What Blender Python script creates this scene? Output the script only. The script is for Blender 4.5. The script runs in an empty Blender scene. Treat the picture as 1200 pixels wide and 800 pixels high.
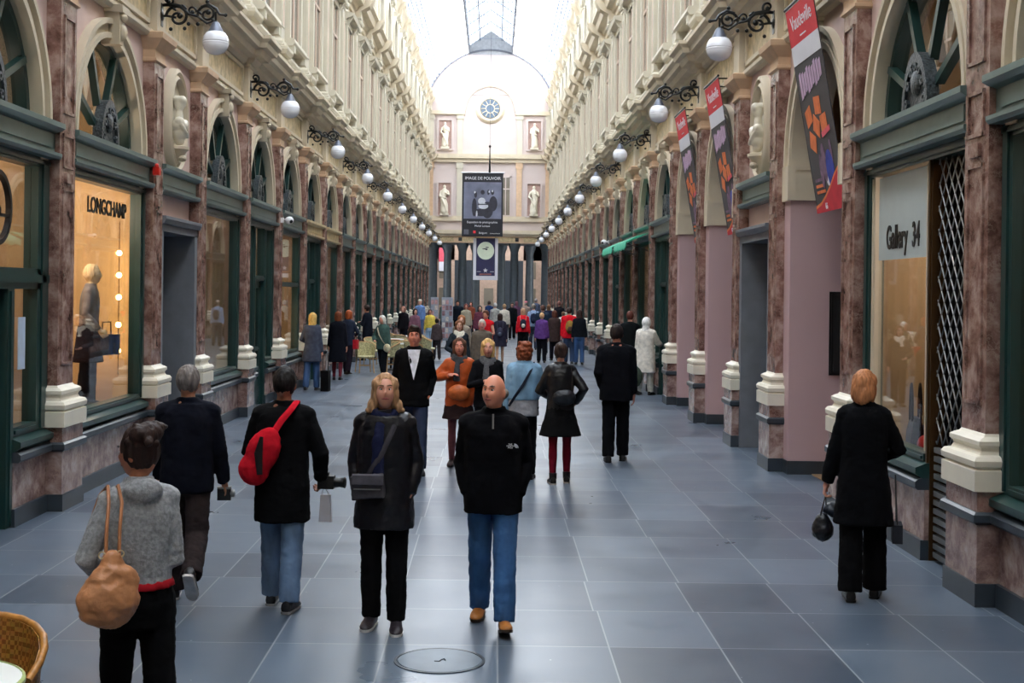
import bpy, bmesh, math, random
from math import sin, cos, pi, sqrt, radians as R
from mathutils import Vector, Matrix
random.seed(7)
F = 1550.0; HC = 2.25; CX = 0.38; ROLL = R(0.7)
def at(px, py, Z):
    """world point at distance Z along the gallery that the photograph shows at (px, py)"""
    du, dv = px-578.5, py-341.5
    u = du*cos(ROLL)+dv*sin(ROLL); v = dv*cos(ROLL)-du*sin(ROLL)
    return Vector((CX+u*Z/F, Z, HC-v*Z/F))
COL = bpy.context.scene.collection
# ------------------------------------------------------------------ materials
def nt(name):
    m = bpy.data.materials.new(name); m.use_nodes = True
    t = m.node_tree; b = t.nodes['Principled BSDF']
    return m, t, b
def N(t, typ, **kw):
    n = t.nodes.new(typ)
    for k, v in kw.items():
        if k in n.inputs: n.inputs[k].default_value = v
        else: setattr(n, k, v)
    return n
def pos(t, scale=(1, 1, 1), local=False):
    if local: g = N(t, 'ShaderNodeTexCoord').outputs['Object']
    else: g = N(t, 'ShaderNodeNewGeometry').outputs['Position']
    mp = N(t, 'ShaderNodeMapping'); mp.inputs['Scale'].default_value = scale
    t.links.new(g, mp.inputs['Vector']); return mp.outputs['Vector']
def ramp(t, fac, stops):
    r = N(t, 'ShaderNodeValToRGB'); e = r.color_ramp.elements
    while len(e) < len(stops): e.new(.5)
    for k, (p, c) in zip(e, stops): k.position = p; k.color = (*c, 1)
    t.links.new(fac, r.inputs[0]); return r.outputs[0]
def bump(t, b, h, strength=.3, dist=.02):
    n = N(t, 'ShaderNodeBump'); n.inputs['Strength'].default_value = strength; n.inputs['Distance'].default_value = dist
    t.links.new(h, n.inputs['Height']); t.links.new(n.outputs[0], b.inputs['Normal'])
def lin(c):
    return tuple(((v/255)/12.92 if v/255 <= .04045 else ((v/255+.055)/1.055)**2.4) for v in c)
def M(name, rgb, rough=.6, metal=0, var=.12, scale=6, bmp=.0, local=False, spec=None, stretch=(1, 1, 1), sheen=0):
    m, t, b = nt(name); c = lin(rgb)
    n = N(t, 'ShaderNodeTexNoise', Scale=scale, Detail=4.0); t.links.new(pos(t, stretch, local), n.inputs['Vector'])
    lo = tuple(max(0, v*(1-var)) for v in c); hi = tuple(min(1, v*(1+var)) for v in c)
    t.links.new(ramp(t, n.outputs['Fac'], [(.3, lo), (.7, hi)]), b.inputs['Base Color'])
    b.inputs['Roughness'].default_value = rough; b.inputs['Metallic'].default_value = metal
    if spec is not None: b.inputs['Specular IOR Level'].default_value = spec
    if sheen: b.inputs['Sheen Weight'].default_value = sheen
    if bmp: bump(t, b, n.outputs['Fac'], bmp, .02)
    return m
def marble(name, dark, mid, light, rough=.22, sc=3.0):
    m, t, b = nt(name)
    v = pos(t)
    n0 = N(t, 'ShaderNodeTexNoise', Scale=sc*.9, Detail=6.0, Roughness=.65, Distortion=.25); t.links.new(v, n0.inputs['Vector'])
    mx = N(t, 'ShaderNodeVectorMath', operation='MULTIPLY_ADD'); mx.inputs[1].default_value = (.5, .5, .5)
    t.links.new(n0.outputs['Color'], mx.inputs[0]); t.links.new(v, mx.inputs[2])
    vo = N(t, 'ShaderNodeTexVoronoi', Scale=sc*2.3, feature='DISTANCE_TO_EDGE'); t.links.new(mx.outputs[0], vo.inputs['Vector'])
    base = ramp(t, n0.outputs['Fac'], [(.36, lin(dark)), (.5, lin(mid)), (.66, lin(light))])
    vein = ramp(t, vo.outputs['Distance'], [(0, (.75, .75, .75)), (.09, (0, 0, 0))])
    n2 = N(t, 'ShaderNodeTexNoise', Scale=sc*.8, Detail=2.0); t.links.new(v, n2.inputs['Vector'])
    vm = N(t, 'ShaderNodeMath', operation='MULTIPLY'); t.links.new(vein, vm.inputs[0])
    g = ramp(t, n2.outputs['Fac'], [(.42, (0, 0, 0)), (.62, (1, 1, 1))]); t.links.new(g, vm.inputs[1])
    x = N(t, 'ShaderNodeMix', data_type='RGBA'); t.links.new(vm.outputs[0], x.inputs[0])
    t.links.new(base, x.inputs[6]); x.inputs[7].default_value = (*lin((176, 152, 140)), 1)
    t.links.new(x.outputs[2], b.inputs['Base Color']); b.inputs['Roughness'].default_value = rough
    return m
def glassm(name, tint=(1, 1, 1), ior=1.5, extra=0.0):
    m = bpy.data.materials.new(name); m.use_nodes = True; t = m.node_tree; t.nodes.clear()
    tr = N(t, 'ShaderNodeBsdfTransparent'); tr.inputs[0].default_value = (*tint, 1)
    gl = N(t, 'ShaderNodeBsdfGlossy'); gl.inputs['Roughness'].default_value = .015
    fr = N(t, 'ShaderNodeLayerWeight'); fr.inputs[0].default_value = .5
    pw = N(t, 'ShaderNodeMath', operation='POWER'); pw.inputs[1].default_value = 4.0; t.links.new(fr.outputs['Facing'], pw.inputs[0])
    ad = N(t, 'ShaderNodeMath', operation='MULTIPLY_ADD'); ad.inputs[1].default_value = .7; ad.inputs[2].default_value = .04+extra; ad.use_clamp = True
    mx = N(t, 'ShaderNodeMixShader'); o = N(t, 'ShaderNodeOutputMaterial')
    t.links.new(pw.outputs[0], ad.inputs[0]); t.links.new(ad.outputs[0], mx.inputs[0])
    t.links.new(tr.outputs[0], mx.inputs[1]); t.links.new(gl.outputs[0], mx.inputs[2]); t.links.new(mx.outputs[0], o.inputs[0])
    return m
def emis(name, rgb, strength):
    m, t, b = nt(name); b.inputs['Base Color'].default_value = (*lin(rgb), 1)
    b.inputs['Emission Color'].default_value = (*lin(rgb), 1); b.inputs['Emission Strength'].default_value = strength
    return m
def floormat():
    m, t, b = nt('bluestone_paving')
    v = pos(t); mp = N(t, 'ShaderNodeMapping'); mp.inputs['Location'].default_value = (-.43+.71*40, -8.41+.95*20, 0)
    t.links.new(v, mp.inputs['Vector'])
    br = N(t, 'ShaderNodeTexBrick', offset=.04, offset_frequency=3, squash=1.0, squash_frequency=1)
    br.inputs['Scale'].default_value = 1; br.inputs['Mortar Size'].default_value = .006; br.inputs['Mortar Smooth'].default_value = .3
    br.inputs['Brick Width'].default_value = .71; br.inputs['Row Height'].default_value = .95; br.inputs['Bias'].default_value = 0
    br.inputs['Color1'].default_value = (*lin((66, 77, 92)), 1); br.inputs['Color2'].default_value = (*lin((97, 110, 125)), 1)
    br.inputs['Mortar'].default_value = (*lin((146, 152, 158)), 1)
    t.links.new(mp.outputs[0], br.inputs['Vector'])
    n = N(t, 'ShaderNodeTexNoise', Scale=2.2, Detail=7.0, Roughness=.65); t.links.new(v, n.inputs['Vector'])
    g = ramp(t, n.outputs['Fac'], [(.25, (.84, .85, .87)), (.75, (1.0, 1.0, 1.0))])
    mx = N(t, 'ShaderNodeMix', data_type='RGBA', blend_type='MULTIPLY'); mx.inputs[0].default_value = 1
    t.links.new(br.outputs['Color'], mx.inputs[6]); t.links.new(g, mx.inputs[7])
    n3 = N(t, 'ShaderNodeTexNoise', Scale=26.0, Detail=1.0); t.links.new(v, n3.inputs['Vector'])
    sp = ramp(t, n3.outputs['Fac'], [(.80, (0, 0, 0)), (.82, (1, 1, 1))])
    m2 = N(t, 'ShaderNodeMix', data_type='RGBA'); t.links.new(sp, m2.inputs[0]); t.links.new(mx.outputs[2], m2.inputs[6])
    m2.inputs[7].default_value = (.42, .45, .48, 1)
    t.links.new(m2.outputs[2], b.inputs['Base Color'])
    n2 = N(t, 'ShaderNodeTexNoise', Scale=1.1, Detail=5.0); t.links.new(v, n2.inputs['Vector'])
    rr = N(t, 'ShaderNodeMapRange'); rr.inputs[1].default_value = .3; rr.inputs[2].default_value = .7; rr.inputs[3].default_value = .27; rr.inputs[4].default_value = .38
    t.links.new(n2.outputs['Fac'], rr.inputs[0]); t.links.new(rr.outputs[0], b.inputs['Roughness'])
    b.inputs['Specular IOR Level'].default_value = .5
    n4 = N(t, 'ShaderNodeTexNoise', Scale=9.0, Detail=4.0); t.links.new(v, n4.inputs['Vector'])
    bump(t, b, n4.outputs['Fac'], .05, .005)
    return m
def wicker(name):
    m, t, b = nt(name)
    v = pos(t, (1, 1, 1), True)
    w = N(t, 'ShaderNodeTexChecker', Scale=52.0); t.links.new(v, w.inputs['Vector'])
    w.inputs[1].default_value = (*lin((206, 150, 72)), 1); w.inputs[2].default_value = (*lin((164, 108, 46)), 1)
    n = N(t, 'ShaderNodeTexNoise', Scale=30.0); t.links.new(v, n.inputs['Vector'])
    mx = N(t, 'ShaderNodeMix', data_type='RGBA', blend_type='MULTIPLY'); mx.inputs[0].default_value = .6
    t.links.new(w.outputs[0], mx.inputs[6]); t.links.new(n.outputs['Color'], mx.inputs[7])
    t.links.new(mx.outputs[2], b.inputs['Base Color']); b.inputs['Roughness'].default_value = .45
    bump(t, b, w.outputs['Fac'], .7, .02); return m
def knit(name, rgb, sc=60, rough=.9):
    m, t, b = nt(name); c = lin(rgb); v = pos(t, (1, 1, 1), True)
    n = N(t, 'ShaderNodeTexNoise', Scale=sc, Detail=3.0); t.links.new(v, n.inputs['Vector'])
    t.links.new(ramp(t, n.outputs['Fac'], [(.35, tuple(x*.72 for x in c)), (.65, tuple(min(1, x*1.2) for x in c))]), b.inputs['Base Color'])
    b.inputs['Roughness'].default_value = rough; bump(t, b, n.outputs['Fac'], .4, .01); return m
m_floor = floormat()
m_marb = marble('red_marble', (92, 62, 54), (140, 106, 96), (184, 158, 148), .24, 5.0)
m_marb2 = marble('pale_red_marble', (108, 82, 78), (148, 122, 116), (186, 168, 160), .25, 5.5)
m_white = M('white_stone', (226, 219, 202), .45, var=.06, scale=4)
m_pink = M('pink_plaster', (212, 186, 178), .75, var=.05, scale=3, bmp=.1)
m_pink2 = M('pink_panel_paint', (196, 166, 168), .55, var=.02, scale=2)
m_cream = M('cream_stucco', (208, 195, 172), .7, var=.06, scale=3, bmp=.1)
m_cream2 = M('pale_cream_stucco', (206, 199, 182), .75, var=.05, scale=2, bmp=.1)
m_blush = M('blush_stucco', (206, 184, 166), .75, var=.04, scale=2)
m_endw = M('blush_white_stucco', (206, 192, 188), .8, var=.03, scale=1)
m_gold = M('gilded_relief', (196, 176, 138), .6, var=.3, scale=8, bmp=.5)
m_peach = M('peach_stucco', (216, 184, 152), .7, var=.08)
m_green = M('dark_green_paint', (34, 62, 60), .28, var=.1, scale=5)
m_green_lit = M('lit_green_paint', (92, 112, 108), .35, var=.08, scale=5)  # same dark green, its colour lightened for the light the lintels catch
m_iron = M('black_cast_iron', (22, 24, 24), .35, metal=.3, var=.2, scale=20)
m_hub = M('grey_cast_iron', (62, 70, 74), .4, metal=.3, var=.6, scale=38, bmp=.8)
m_bstone = M('dark_bluestone', (52, 60, 68), .35, var=.15, scale=5)
m_gstone = M('grey_stone_surround', (112, 116, 124), .55, var=.1, scale=5, bmp=.1)
m_colst = M('blue_grey_stone', (78, 86, 92), .45, var=.12, scale=5)
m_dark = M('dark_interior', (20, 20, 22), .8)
m_beige = M('beige_shop_wall', (214, 184, 140), .8, var=.15, scale=1.4)
m_shopfl = M('shop_floor', (150, 120, 90), .5)
m_brown = M('bronze_post', (92, 66, 40), .35, metal=.6)
m_steel = M('grille_steel', (150, 150, 148), .35, metal=.8)
m_slat = M('shutter_slats', (120, 124, 126), .4, metal=.6)
m_glass = glassm('shop_glass', (.96, .98, .97), 1.5, .04)
m_glassd = glassm('fanlight_glass', (.8, .84, .84), 1.55, .26)
def milky(name, tint, share, ttint=(1, 1, 1)):
    m = bpy.data.materials.new(name); m.use_nodes = True; t = m.node_tree; t.nodes.clear()
    tr = N(t, 'ShaderNodeBsdfTransparent'); tr.inputs[0].default_value = (*tint, 1)
    tl = N(t, 'ShaderNodeBsdfTranslucent'); tl.inputs[0].default_value = (*ttint, 1)
    mx = N(t, 'ShaderNodeMixShader'); mx.inputs[0].default_value = share; o = N(t, 'ShaderNodeOutputMaterial')
    t.links.new(tr.outputs[0], mx.inputs[1]); t.links.new(tl.outputs[0], mx.inputs[2]); t.links.new(mx.outputs[0], o.inputs[0])
    return m
m_roofgl = milky('roof_glass', (.97, .98, 1), .2)
m_lantgl = milky('lantern_glass', (.16, .18, .2), .25, (.4, .43, .47))
m_winp = M('upper_window_glass', (120, 112, 100), .12, var=.2, scale=1)
m_globe = M('opal_globe', (236, 238, 246), .25, var=.01)
m_globe.node_tree.nodes['Principled BSDF'].inputs['Transmission Weight'].default_value = .0
m_cap = M('lamp_cap_grey', (110, 116, 130), .4, metal=.4)
m_bar = M('roof_iron_blue_grey', (120, 134, 158), .5)
m_black = M('black_paint', (14, 14, 16), .4)
m_whitep = M('white_paint', (238, 238, 240), .5, var=.02)
m_wick = wicker('rattan_weave')
m_cane = M('rattan_cane', (176, 120, 56), .4, var=.3, scale=30)
m_table = M('white_table_top', (236, 238, 236), .3, var=.02)
m_rim = M('lime_table_rim', (176, 190, 120), .3)
# ------------------------------------------------------------------ mesh building
class MB:
    def __init__(s): s.v = []; s.f = []
    def add(s, vs, fs):
        o = len(s.v); s.v += [tuple(p) for p in vs]; s.f += [tuple(i+o for i in f) for f in fs]; return s
    def box(s, x0, x1, y0, y1, z0, z1):
        return s.add([(x, y, z) for x in (x0, x1) for y in (y0, y1) for z in (z0, z1)],
                     [(0, 1, 3, 2), (4, 6, 7, 5), (0, 4, 5, 1), (2, 3, 7, 6), (0, 2, 6, 4), (1, 5, 7, 3)])
    def prismy(s, prof, y0, y1):
        n = len(prof)
        return s.add([(a, y, z) for y in (y0, y1) for a, z in prof],
                     [tuple(range(n)), tuple(range(2*n-1, n-1, -1))]+[(i, (i+1) % n, n+(i+1) % n, n+i) for i in range(n)])
    def prismx(s, prof, x0, x1):
        n = len(prof)
        return s.add([(x, y, z) for x in (x0, x1) for y, z in prof],
                     [tuple(range(n)), tuple(range(2*n-1, n-1, -1))]+[(i, (i+1) % n, n+(i+1) % n, n+i) for i in range(n)])
    def rings(s, rr, close=True, caps=True):
        n = len(rr[0]); vs = [p for r in rr for p in r]; fs = []
        for k in range(len(rr)-1):
            for i in range(n if close else n-1):
                j = (i+1) % n; fs.append((k*n+i, k*n+j, (k+1)*n+j, (k+1)*n+i))
        if caps: fs += [tuple(range(n-1, -1, -1)), tuple(range((len(rr)-1)*n, len(rr)*n))]
        return s.add(vs, fs)
    def rectloft(s, prof, ab, af, yc, hw):
        """courses around the three free sides of a pilaster; af = face, ab = back, prof = (z, projection)"""
        return s.rings([[(ab, yc-hw-p, z), (af-p, yc-hw-p, z), (af-p, yc+hw+p, z), (ab, yc+hw+p, z)] for z, p in prof])
    def lathe(s, prof, c=(0, 0, 0), n=20, axis='z', sx=1, sy=1, closed=False):
        rr = []
        if closed: prof = list(prof)+[prof[0]]
        for r, z in prof:
            r = max(r, 1e-4)
            ring = [(r*cos(2*pi*i/n)*sx, r*sin(2*pi*i/n)*sy, z) for i in range(n)]
            if axis == 'y': ring = [(x, z2, y) for x, y, z2 in ring]
            if axis == 'x': ring = [(z2, x, y) for x, y, z2 in ring]
            rr.append([(c[0]+p[0], c[1]+p[1], c[2]+p[2]) for p in ring])
        return s.rings(rr, caps=not closed)
    def tube(s, pts, rad, n=8, flat=1.0, up=None):
        pts = [Vector(p) for p in pts]
        if not hasattr(rad, '__len__'): rad = [rad]*len(pts)
        rr = []; ref = Vector(up) if up else None
        for i, p in enumerate(pts):
            d = (pts[min(i+1, len(pts)-1)]-pts[max(i-1, 0)])
            if d.length < 1e-9: d = Vector((0, 0, 1))
            d.normalize()
            if ref is None:
                ref = Vector((0, 0, 1)) if abs(d.z) < .9 else Vector((0, 1, 0))
            a = ref-d*ref.dot(d)
            if a.length < 1e-4: a = Vector((1, 0, 0))-d*d.x
            a.normalize(); b = d.cross(a)
            if not up: ref = a
            rr.append([tuple(p+a*(rad[i]*cos(2*pi*k/n))+b*(rad[i]*flat*sin(2*pi*k/n))) for k in range(n)])
        return s.rings(rr)
    def limb(s, pts, rad, n=14, flat=1.0, up=None):
        """tube with rounded ends"""
        pts = [Vector(p) for p in pts]; rad = list(rad)
        d0 = (pts[0]-pts[1]).normalized(); d1 = (pts[-1]-pts[-2]).normalized()
        P = [pts[0]+d0*rad[0]*.95, pts[0]+d0*rad[0]*.65]+pts+[pts[-1]+d1*rad[-1]*.65, pts[-1]+d1*rad[-1]*.95]
        Q = [rad[0]*.3, rad[0]*.76]+rad+[rad[-1]*.76, rad[-1]*.3]
        return s.tube(P, Q, n, flat, up)
    def ell(s, c, r, n=14, m=9, rot=None):
        rr = []
        for j in range(m+1):
            th = pi*j/m; ring = []
            for i in range(n):
                p = Vector((r[0]*max(sin(th), 1e-3)*cos(2*pi*i/n), r[1]*max(sin(th), 1e-3)*sin(2*pi*i/n), -r[2]*cos(th)))
                if rot: p = rot @ p
                ring.append((c[0]+p.x, c[1]+p.y, c[2]+p.z))
            rr.append(ring)
        return s.rings(rr)
    def arc(s, yc, zc, r0, r1, a0, a1, t0=0, t1=pi, n=24, sy=1, sz=1):
        """band between radii r0, r1 in the (y, z) plane, from a0 to a1 across the wall"""
        rr = []
        for k in range(n+1):
            t = t0+(t1-t0)*k/n; c, q = cos(t)*sy, sin(t)*sz
            rr.append([(a0, yc+r0*c, zc+r0*q), (a1, yc+r0*c, zc+r0*q), (a1, yc+r1*c, zc+r1*q), (a0, yc+r1*c, zc+r1*q)])
        return s.rings(rr)
    def disc(s, yc, zc, r, a0, a1, t0=0, t1=2*pi, n=32, sz=1):
        prof = [(yc+r*cos(t0+(t1-t0)*k/n), zc+r*sz*sin(t0+(t1-t0)*k/n)) for k in range(n+(0 if t1-t0 > 6.2 else 1))]
        return s.prismx(prof, a0, a1)
    def xf(s, mat):
        s.v = [tuple(mat @ Vector(p)) for p in s.v]; return s
    def flip(s, side):
        if side < 0: s.v = [(-x, y, z) for x, y, z in s.v]
        return s
    def mesh(s, name, mat, smooth=0, recalc=True):
        me = bpy.data.meshes.new(name); me.from_pydata(s.v, [], s.f)
        if recalc:
            bm = bmesh.new(); bm.from_mesh(me); bmesh.ops.recalc_face_normals(bm, faces=bm.faces)
            if smooth:
                for f in bm.faces: f.smooth = True
                if smooth < 180:
                    for e in bm.edges:
                        if len(e.link_faces) == 2 and e.calc_face_angle(0) > R(smooth): e.smooth = False
            bm.to_mesh(me); bm.free()
        for m in (mat if isinstance(mat, (list, tuple)) else [mat]): me.materials.append(m)
        return me
    def build(s, name, mat, parent=None, smooth=0, side=1):
        s.flip(side); return link(name, s.mesh(name, mat, smooth), parent)
def link(name, data, parent=None):
    o = bpy.data.objects.new(name, data); COL.objects.link(o)
    if parent: o.parent = parent
    return o
def tag(o, label=None, cat=None, group=None, kind=None):
    if label: o['label'] = label
    if cat: o['category'] = cat
    if group: o['group'] = group
    if kind: o['kind'] = kind
    return o
def struct(name, mb, mat, smooth=0, side=1): return tag(mb.build(name, mat, None, smooth, side), kind='structure')
def thing(name, label, cat, loc=(0, 0, 0), rz=0, group=None):
    o = link(name, None); o.location = loc; o.rotation_euler = (0, 0, rz); o.empty_display_size = .1
    return tag(o, label, cat, group)
def cp(o, parent, loc=None, deep=True):
    c = o.copy(); COL.objects.link(c); c.parent = parent
    if loc is not None: c.location = loc
    if deep:
        for ch in [x for x in o.children]: cp(ch, c)
    return c
def text(body, size, mat, parent, name='lettering', ex=.004, align='CENTER', sx=1, offset=0.0):
    cu = bpy.data.curves.new(name, 'FONT'); cu.body = body; cu.size = size; cu.extrude = ex; cu.align_x = align; cu.align_y = 'CENTER'; cu.offset = offset
    o = link('tmp', cu); dg = bpy.context.evaluated_depsgraph_get(); dg.update()
    me = bpy.data.meshes.new_from_object(o.evaluated_get(dg)); bpy.data.objects.remove(o)
    me.transform(Matrix.Diagonal((sx, 1, 1, 1)))
    me.materials.clear(); me.materials.append(mat)
    return link(name, me, parent)
# ------------------------------------------------------------------ the gallery walls
PY = [-4.45, -.85, 2.75, 6.35, 9.95, 13.55, 17.2, 19.85]+[23.5+3.6*k for k in range(19)]
PY = PY[:PY.index(PY[-1])+1]
NB = len(PY)-1
YEND = PY[-1]+.6; YST = PY[0]-.3
HW = .245; AW = 4.15; AF = 4.0
def pilaster(side, wall, y, proto):
    if proto: return cp(proto, wall, (0, y, 0))
    ped = MB().rectloft([(0, .1), (.17, .1), (.17, .1)], 4.16, AF, 0, HW).build('pilaster', m_bstone, wall, 0, side)
    MB().rectloft([(.17, .085), (.60, .085)], 4.16, AF, 0, HW).build('pedestal_block', m_marb2, ped, 0, side)
    MB().rectloft([(.60, .10), (.62, .12), (.67, .12), (.69, .10)], 4.16, AF, 0, HW).build('pedestal_moulding', m_bstone, ped, 0, side)
    MB().rectloft([(.69, .085), (.84, .085)], 4.16, AF, 0, HW).build('pedestal_cap_block', m_marb, ped, 0, side)
    MB().rectloft([(.84, .115), (.99, .115), (1.0, .09), (1.02, .115), (1.06, .12), (1.09, .1), (1.10, .06), (1.13, .045), (1.15, .05), (1.17, .07), (1.20, .07),
                   (1.22, .04), (1.23, .015), (1.25, .0)], 4.16, AF, 0, HW).build('base', m_white, ped, 0, side)
    sh = MB().box(AF, 4.16, -HW, HW, 1.25, 5.2)
    for z0, z1 in ((1.45, 3.25), (3.45, 3.8), (4.0, 5.0)):        # raised border round sunken panels
        for q in ((-.17, -.14, z0, z1), (.14, .17, z0, z1), (-.17, .17, z0, z0+.03), (-.17, .17, z1-.03, z1)):
            sh.box(AF-.018, AF+.01, *q)
    sh.box(AF-.03, AF+.01, -.1, .1, 3.3, 3.4)
    sh.build('shaft', m_marb, ped, 0, side)
    MB().rectloft([(5.14, .0), (5.16, .03), (5.19, .03), (5.2, .01), (5.3, .01), (5.34, .05), (5.40, .10), (5.43, .13), (5.50, .14), (5.52, .1)], 4.16, AF, 0, HW).build('capital', m_peach, ped, 0, side)
    MB().rectloft([(5.52, .02), (6.14, .02), (6.16, .05), (6.2, .05)], 4.16, AF, 0, HW*.8).build('frieze_block', m_cream, ped, 0, side)
    return ped
CORN = [(6.2, .02), (6.24, .08), (6.30, .10), (6.32, .22), (6.42, .26), (6.44, .34), (6.52, .36), (6.58, .42), (6.64, .42), (6.66, .3)]
def course(prof, af, ab=4.5):
    return [(ab, prof[0][0])]+[(af-p, z) for z, p in prof]+[(ab, prof[-1][0])]
def upper_pilaster(side, wall, y, proto):
    if proto: return cp(proto, wall, (0, y, 0))
    p = MB().rectloft([(6.66, .06), (7.0, .06), (7.02, .12), (7.10, .16), (7.16, .16), (7.18, .08), (7.22, .08), (7.24, .05), (7.3, .05), (7.34, .0)], 4.4, 4.0, 0, HW)
    p = p.build('upper_pilaster', m_cream2, wall, 0, side)
    sh = MB().box(4.0, 4.4, -.2, .2, 7.34, 10.3)
    for q in ((-.15, -.11, 7.6, 10.0), (.11, .15, 7.6, 10.0), (-.15, .15, 7.6, 7.64), (-.15, .15, 9.96, 10.0)): sh.box(3.985, 4.0, *q)
    sh.build('upper_shaft', m_cream2, p, 0, side)
    MB().box(3.99, 4.01, -.11, .11, 7.64, 9.96).build('shaft_panel', m_blush, p, 0, side)
    c = MB().rectloft([(10.25, .0), (10.28, .03), (10.32, .0), (10.5, .05), (10.62, .12), (10.66, .1), (10.70, .14), (10.75, .14)], 4.4, 4.0, 0, .2)
    for yy in (-.2, 0, .2): c.ell((3.93, yy, 10.42), (.06, .07, .1), 8, 5); c.ell((3.87, yy*1.2, 10.58), (.06, .06, .07), 8, 5)
    c.build('upper_capital', m_cream2, p, 0, side)
    b = MB().prismy([(4.2, 10.75), (3.86, 10.75), (3.86, 10.95), (3.6, 11.1), (3.5, 11.25), (3.45, 11.4), (4.2, 11.4)], -.24, .24)
    b.build('cornice_break', m_cream, p, 0, side)
    t = MB().rectloft([(11.4, .1), (11.9, .1), (11.93, .02), (12.0, .0), (14.2, .0), (14.24, .04), (14.3, .0), (14.5, .1), (14.56, .12), (14.6, .12)], 4.4, 4.03, 0, .19)
    for yy in (-.17, .17): t.ell((3.95, yy, 14.42), (.07, .07, .12), 8, 5)
    t.build('attic_pilaster', m_cream2, p, 0, side)
    MB().prismy([(4.2, 14.6), (3.9, 14.6), (3.86, 14.85), (3.72, 15.0), (3.66, 15.2), (4.2, 15.2)], -.26, .26).build('eave_bracket', m_cream, p, 0, side)
    return p
def upper_bay(side, wall, y, W, proto):
    if proto: return cp(proto, wall, (0, y, 0))
    h = min(.8, W*.22)
    w = MB().box(4.08, 4.15, -h, h, 7.7, 10.0).build('upper_window', m_winp, wall, 0, side)
    f = MB()
    for s in (-1, 1):
        f.box(4.0, 4.2, s*h-.09, s*h+.09, 7.55, 10.05)
        f.prismy([(4.15, 10.0), (3.98, 10.05), (3.86, 10.25), (4.15, 10.25)], s*h-.08, s*h+.08)
        f.box(3.9, 4.15, s*h-.1, s*h+.1, 7.25, 7.4)
    f.prismy([(4.2, 10.05), (4.02, 10.05), (4.02, 10.2), (3.84, 10.26), (3.80, 10.36), (4.2, 10.42)], -h-.2, h+.2)
    f.prismy([(4.2, 7.4), (3.92, 7.4), (3.88, 7.46), (3.9, 7.55), (4.2, 7.58)], -h-.16, h+.16)
    f.build('window_surround', m_cream2, w, 0, side)
    s = MB()
    for yy in (-.0,): s.box(4.05, 4.1, yy-.04, yy+.04, 7.6, 10.0)
    s.box(4.05, 4.1, -h, h, 9.2, 9.27); s.box(4.06, 4.1, -h, -h+.14, 7.6, 10); s.box(4.06, 4.1, h-.14, h, 7.6, 10)
    s.build('sash', m_blush, w, 0, side)
    a = MB().box(4.1, 4.15, -h*.9, h*.9, 12.1, 13.3).disc(0, 13.3, h*.9, 4.1, 4.15, 0, pi, 16).build('attic_window', m_winp, wall, 0, side)
    f = MB().arc(0, 13.3, h*.9, h*.9+.16, 4.0, 4.2, 0, pi, 14)
    for q in (-1, 1): f.box(4.0, 4.2, q*h*.9-(.16 if q < 0 else 0), q*h*.9+(.16 if q > 0 else 0), 12.0, 13.3)
    f.prismy([(4.2, 11.9), (3.95, 11.9), (3.92, 12.0), (4.2, 12.04)], -h-.2, h+.2)
    f.prismy([(4.1, 14.05), (3.86, 14.3), (4.1, 14.4)], -.1, .1)
    f.build('attic_surround', m_cream2, a, 0, side)
    return w
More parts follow.
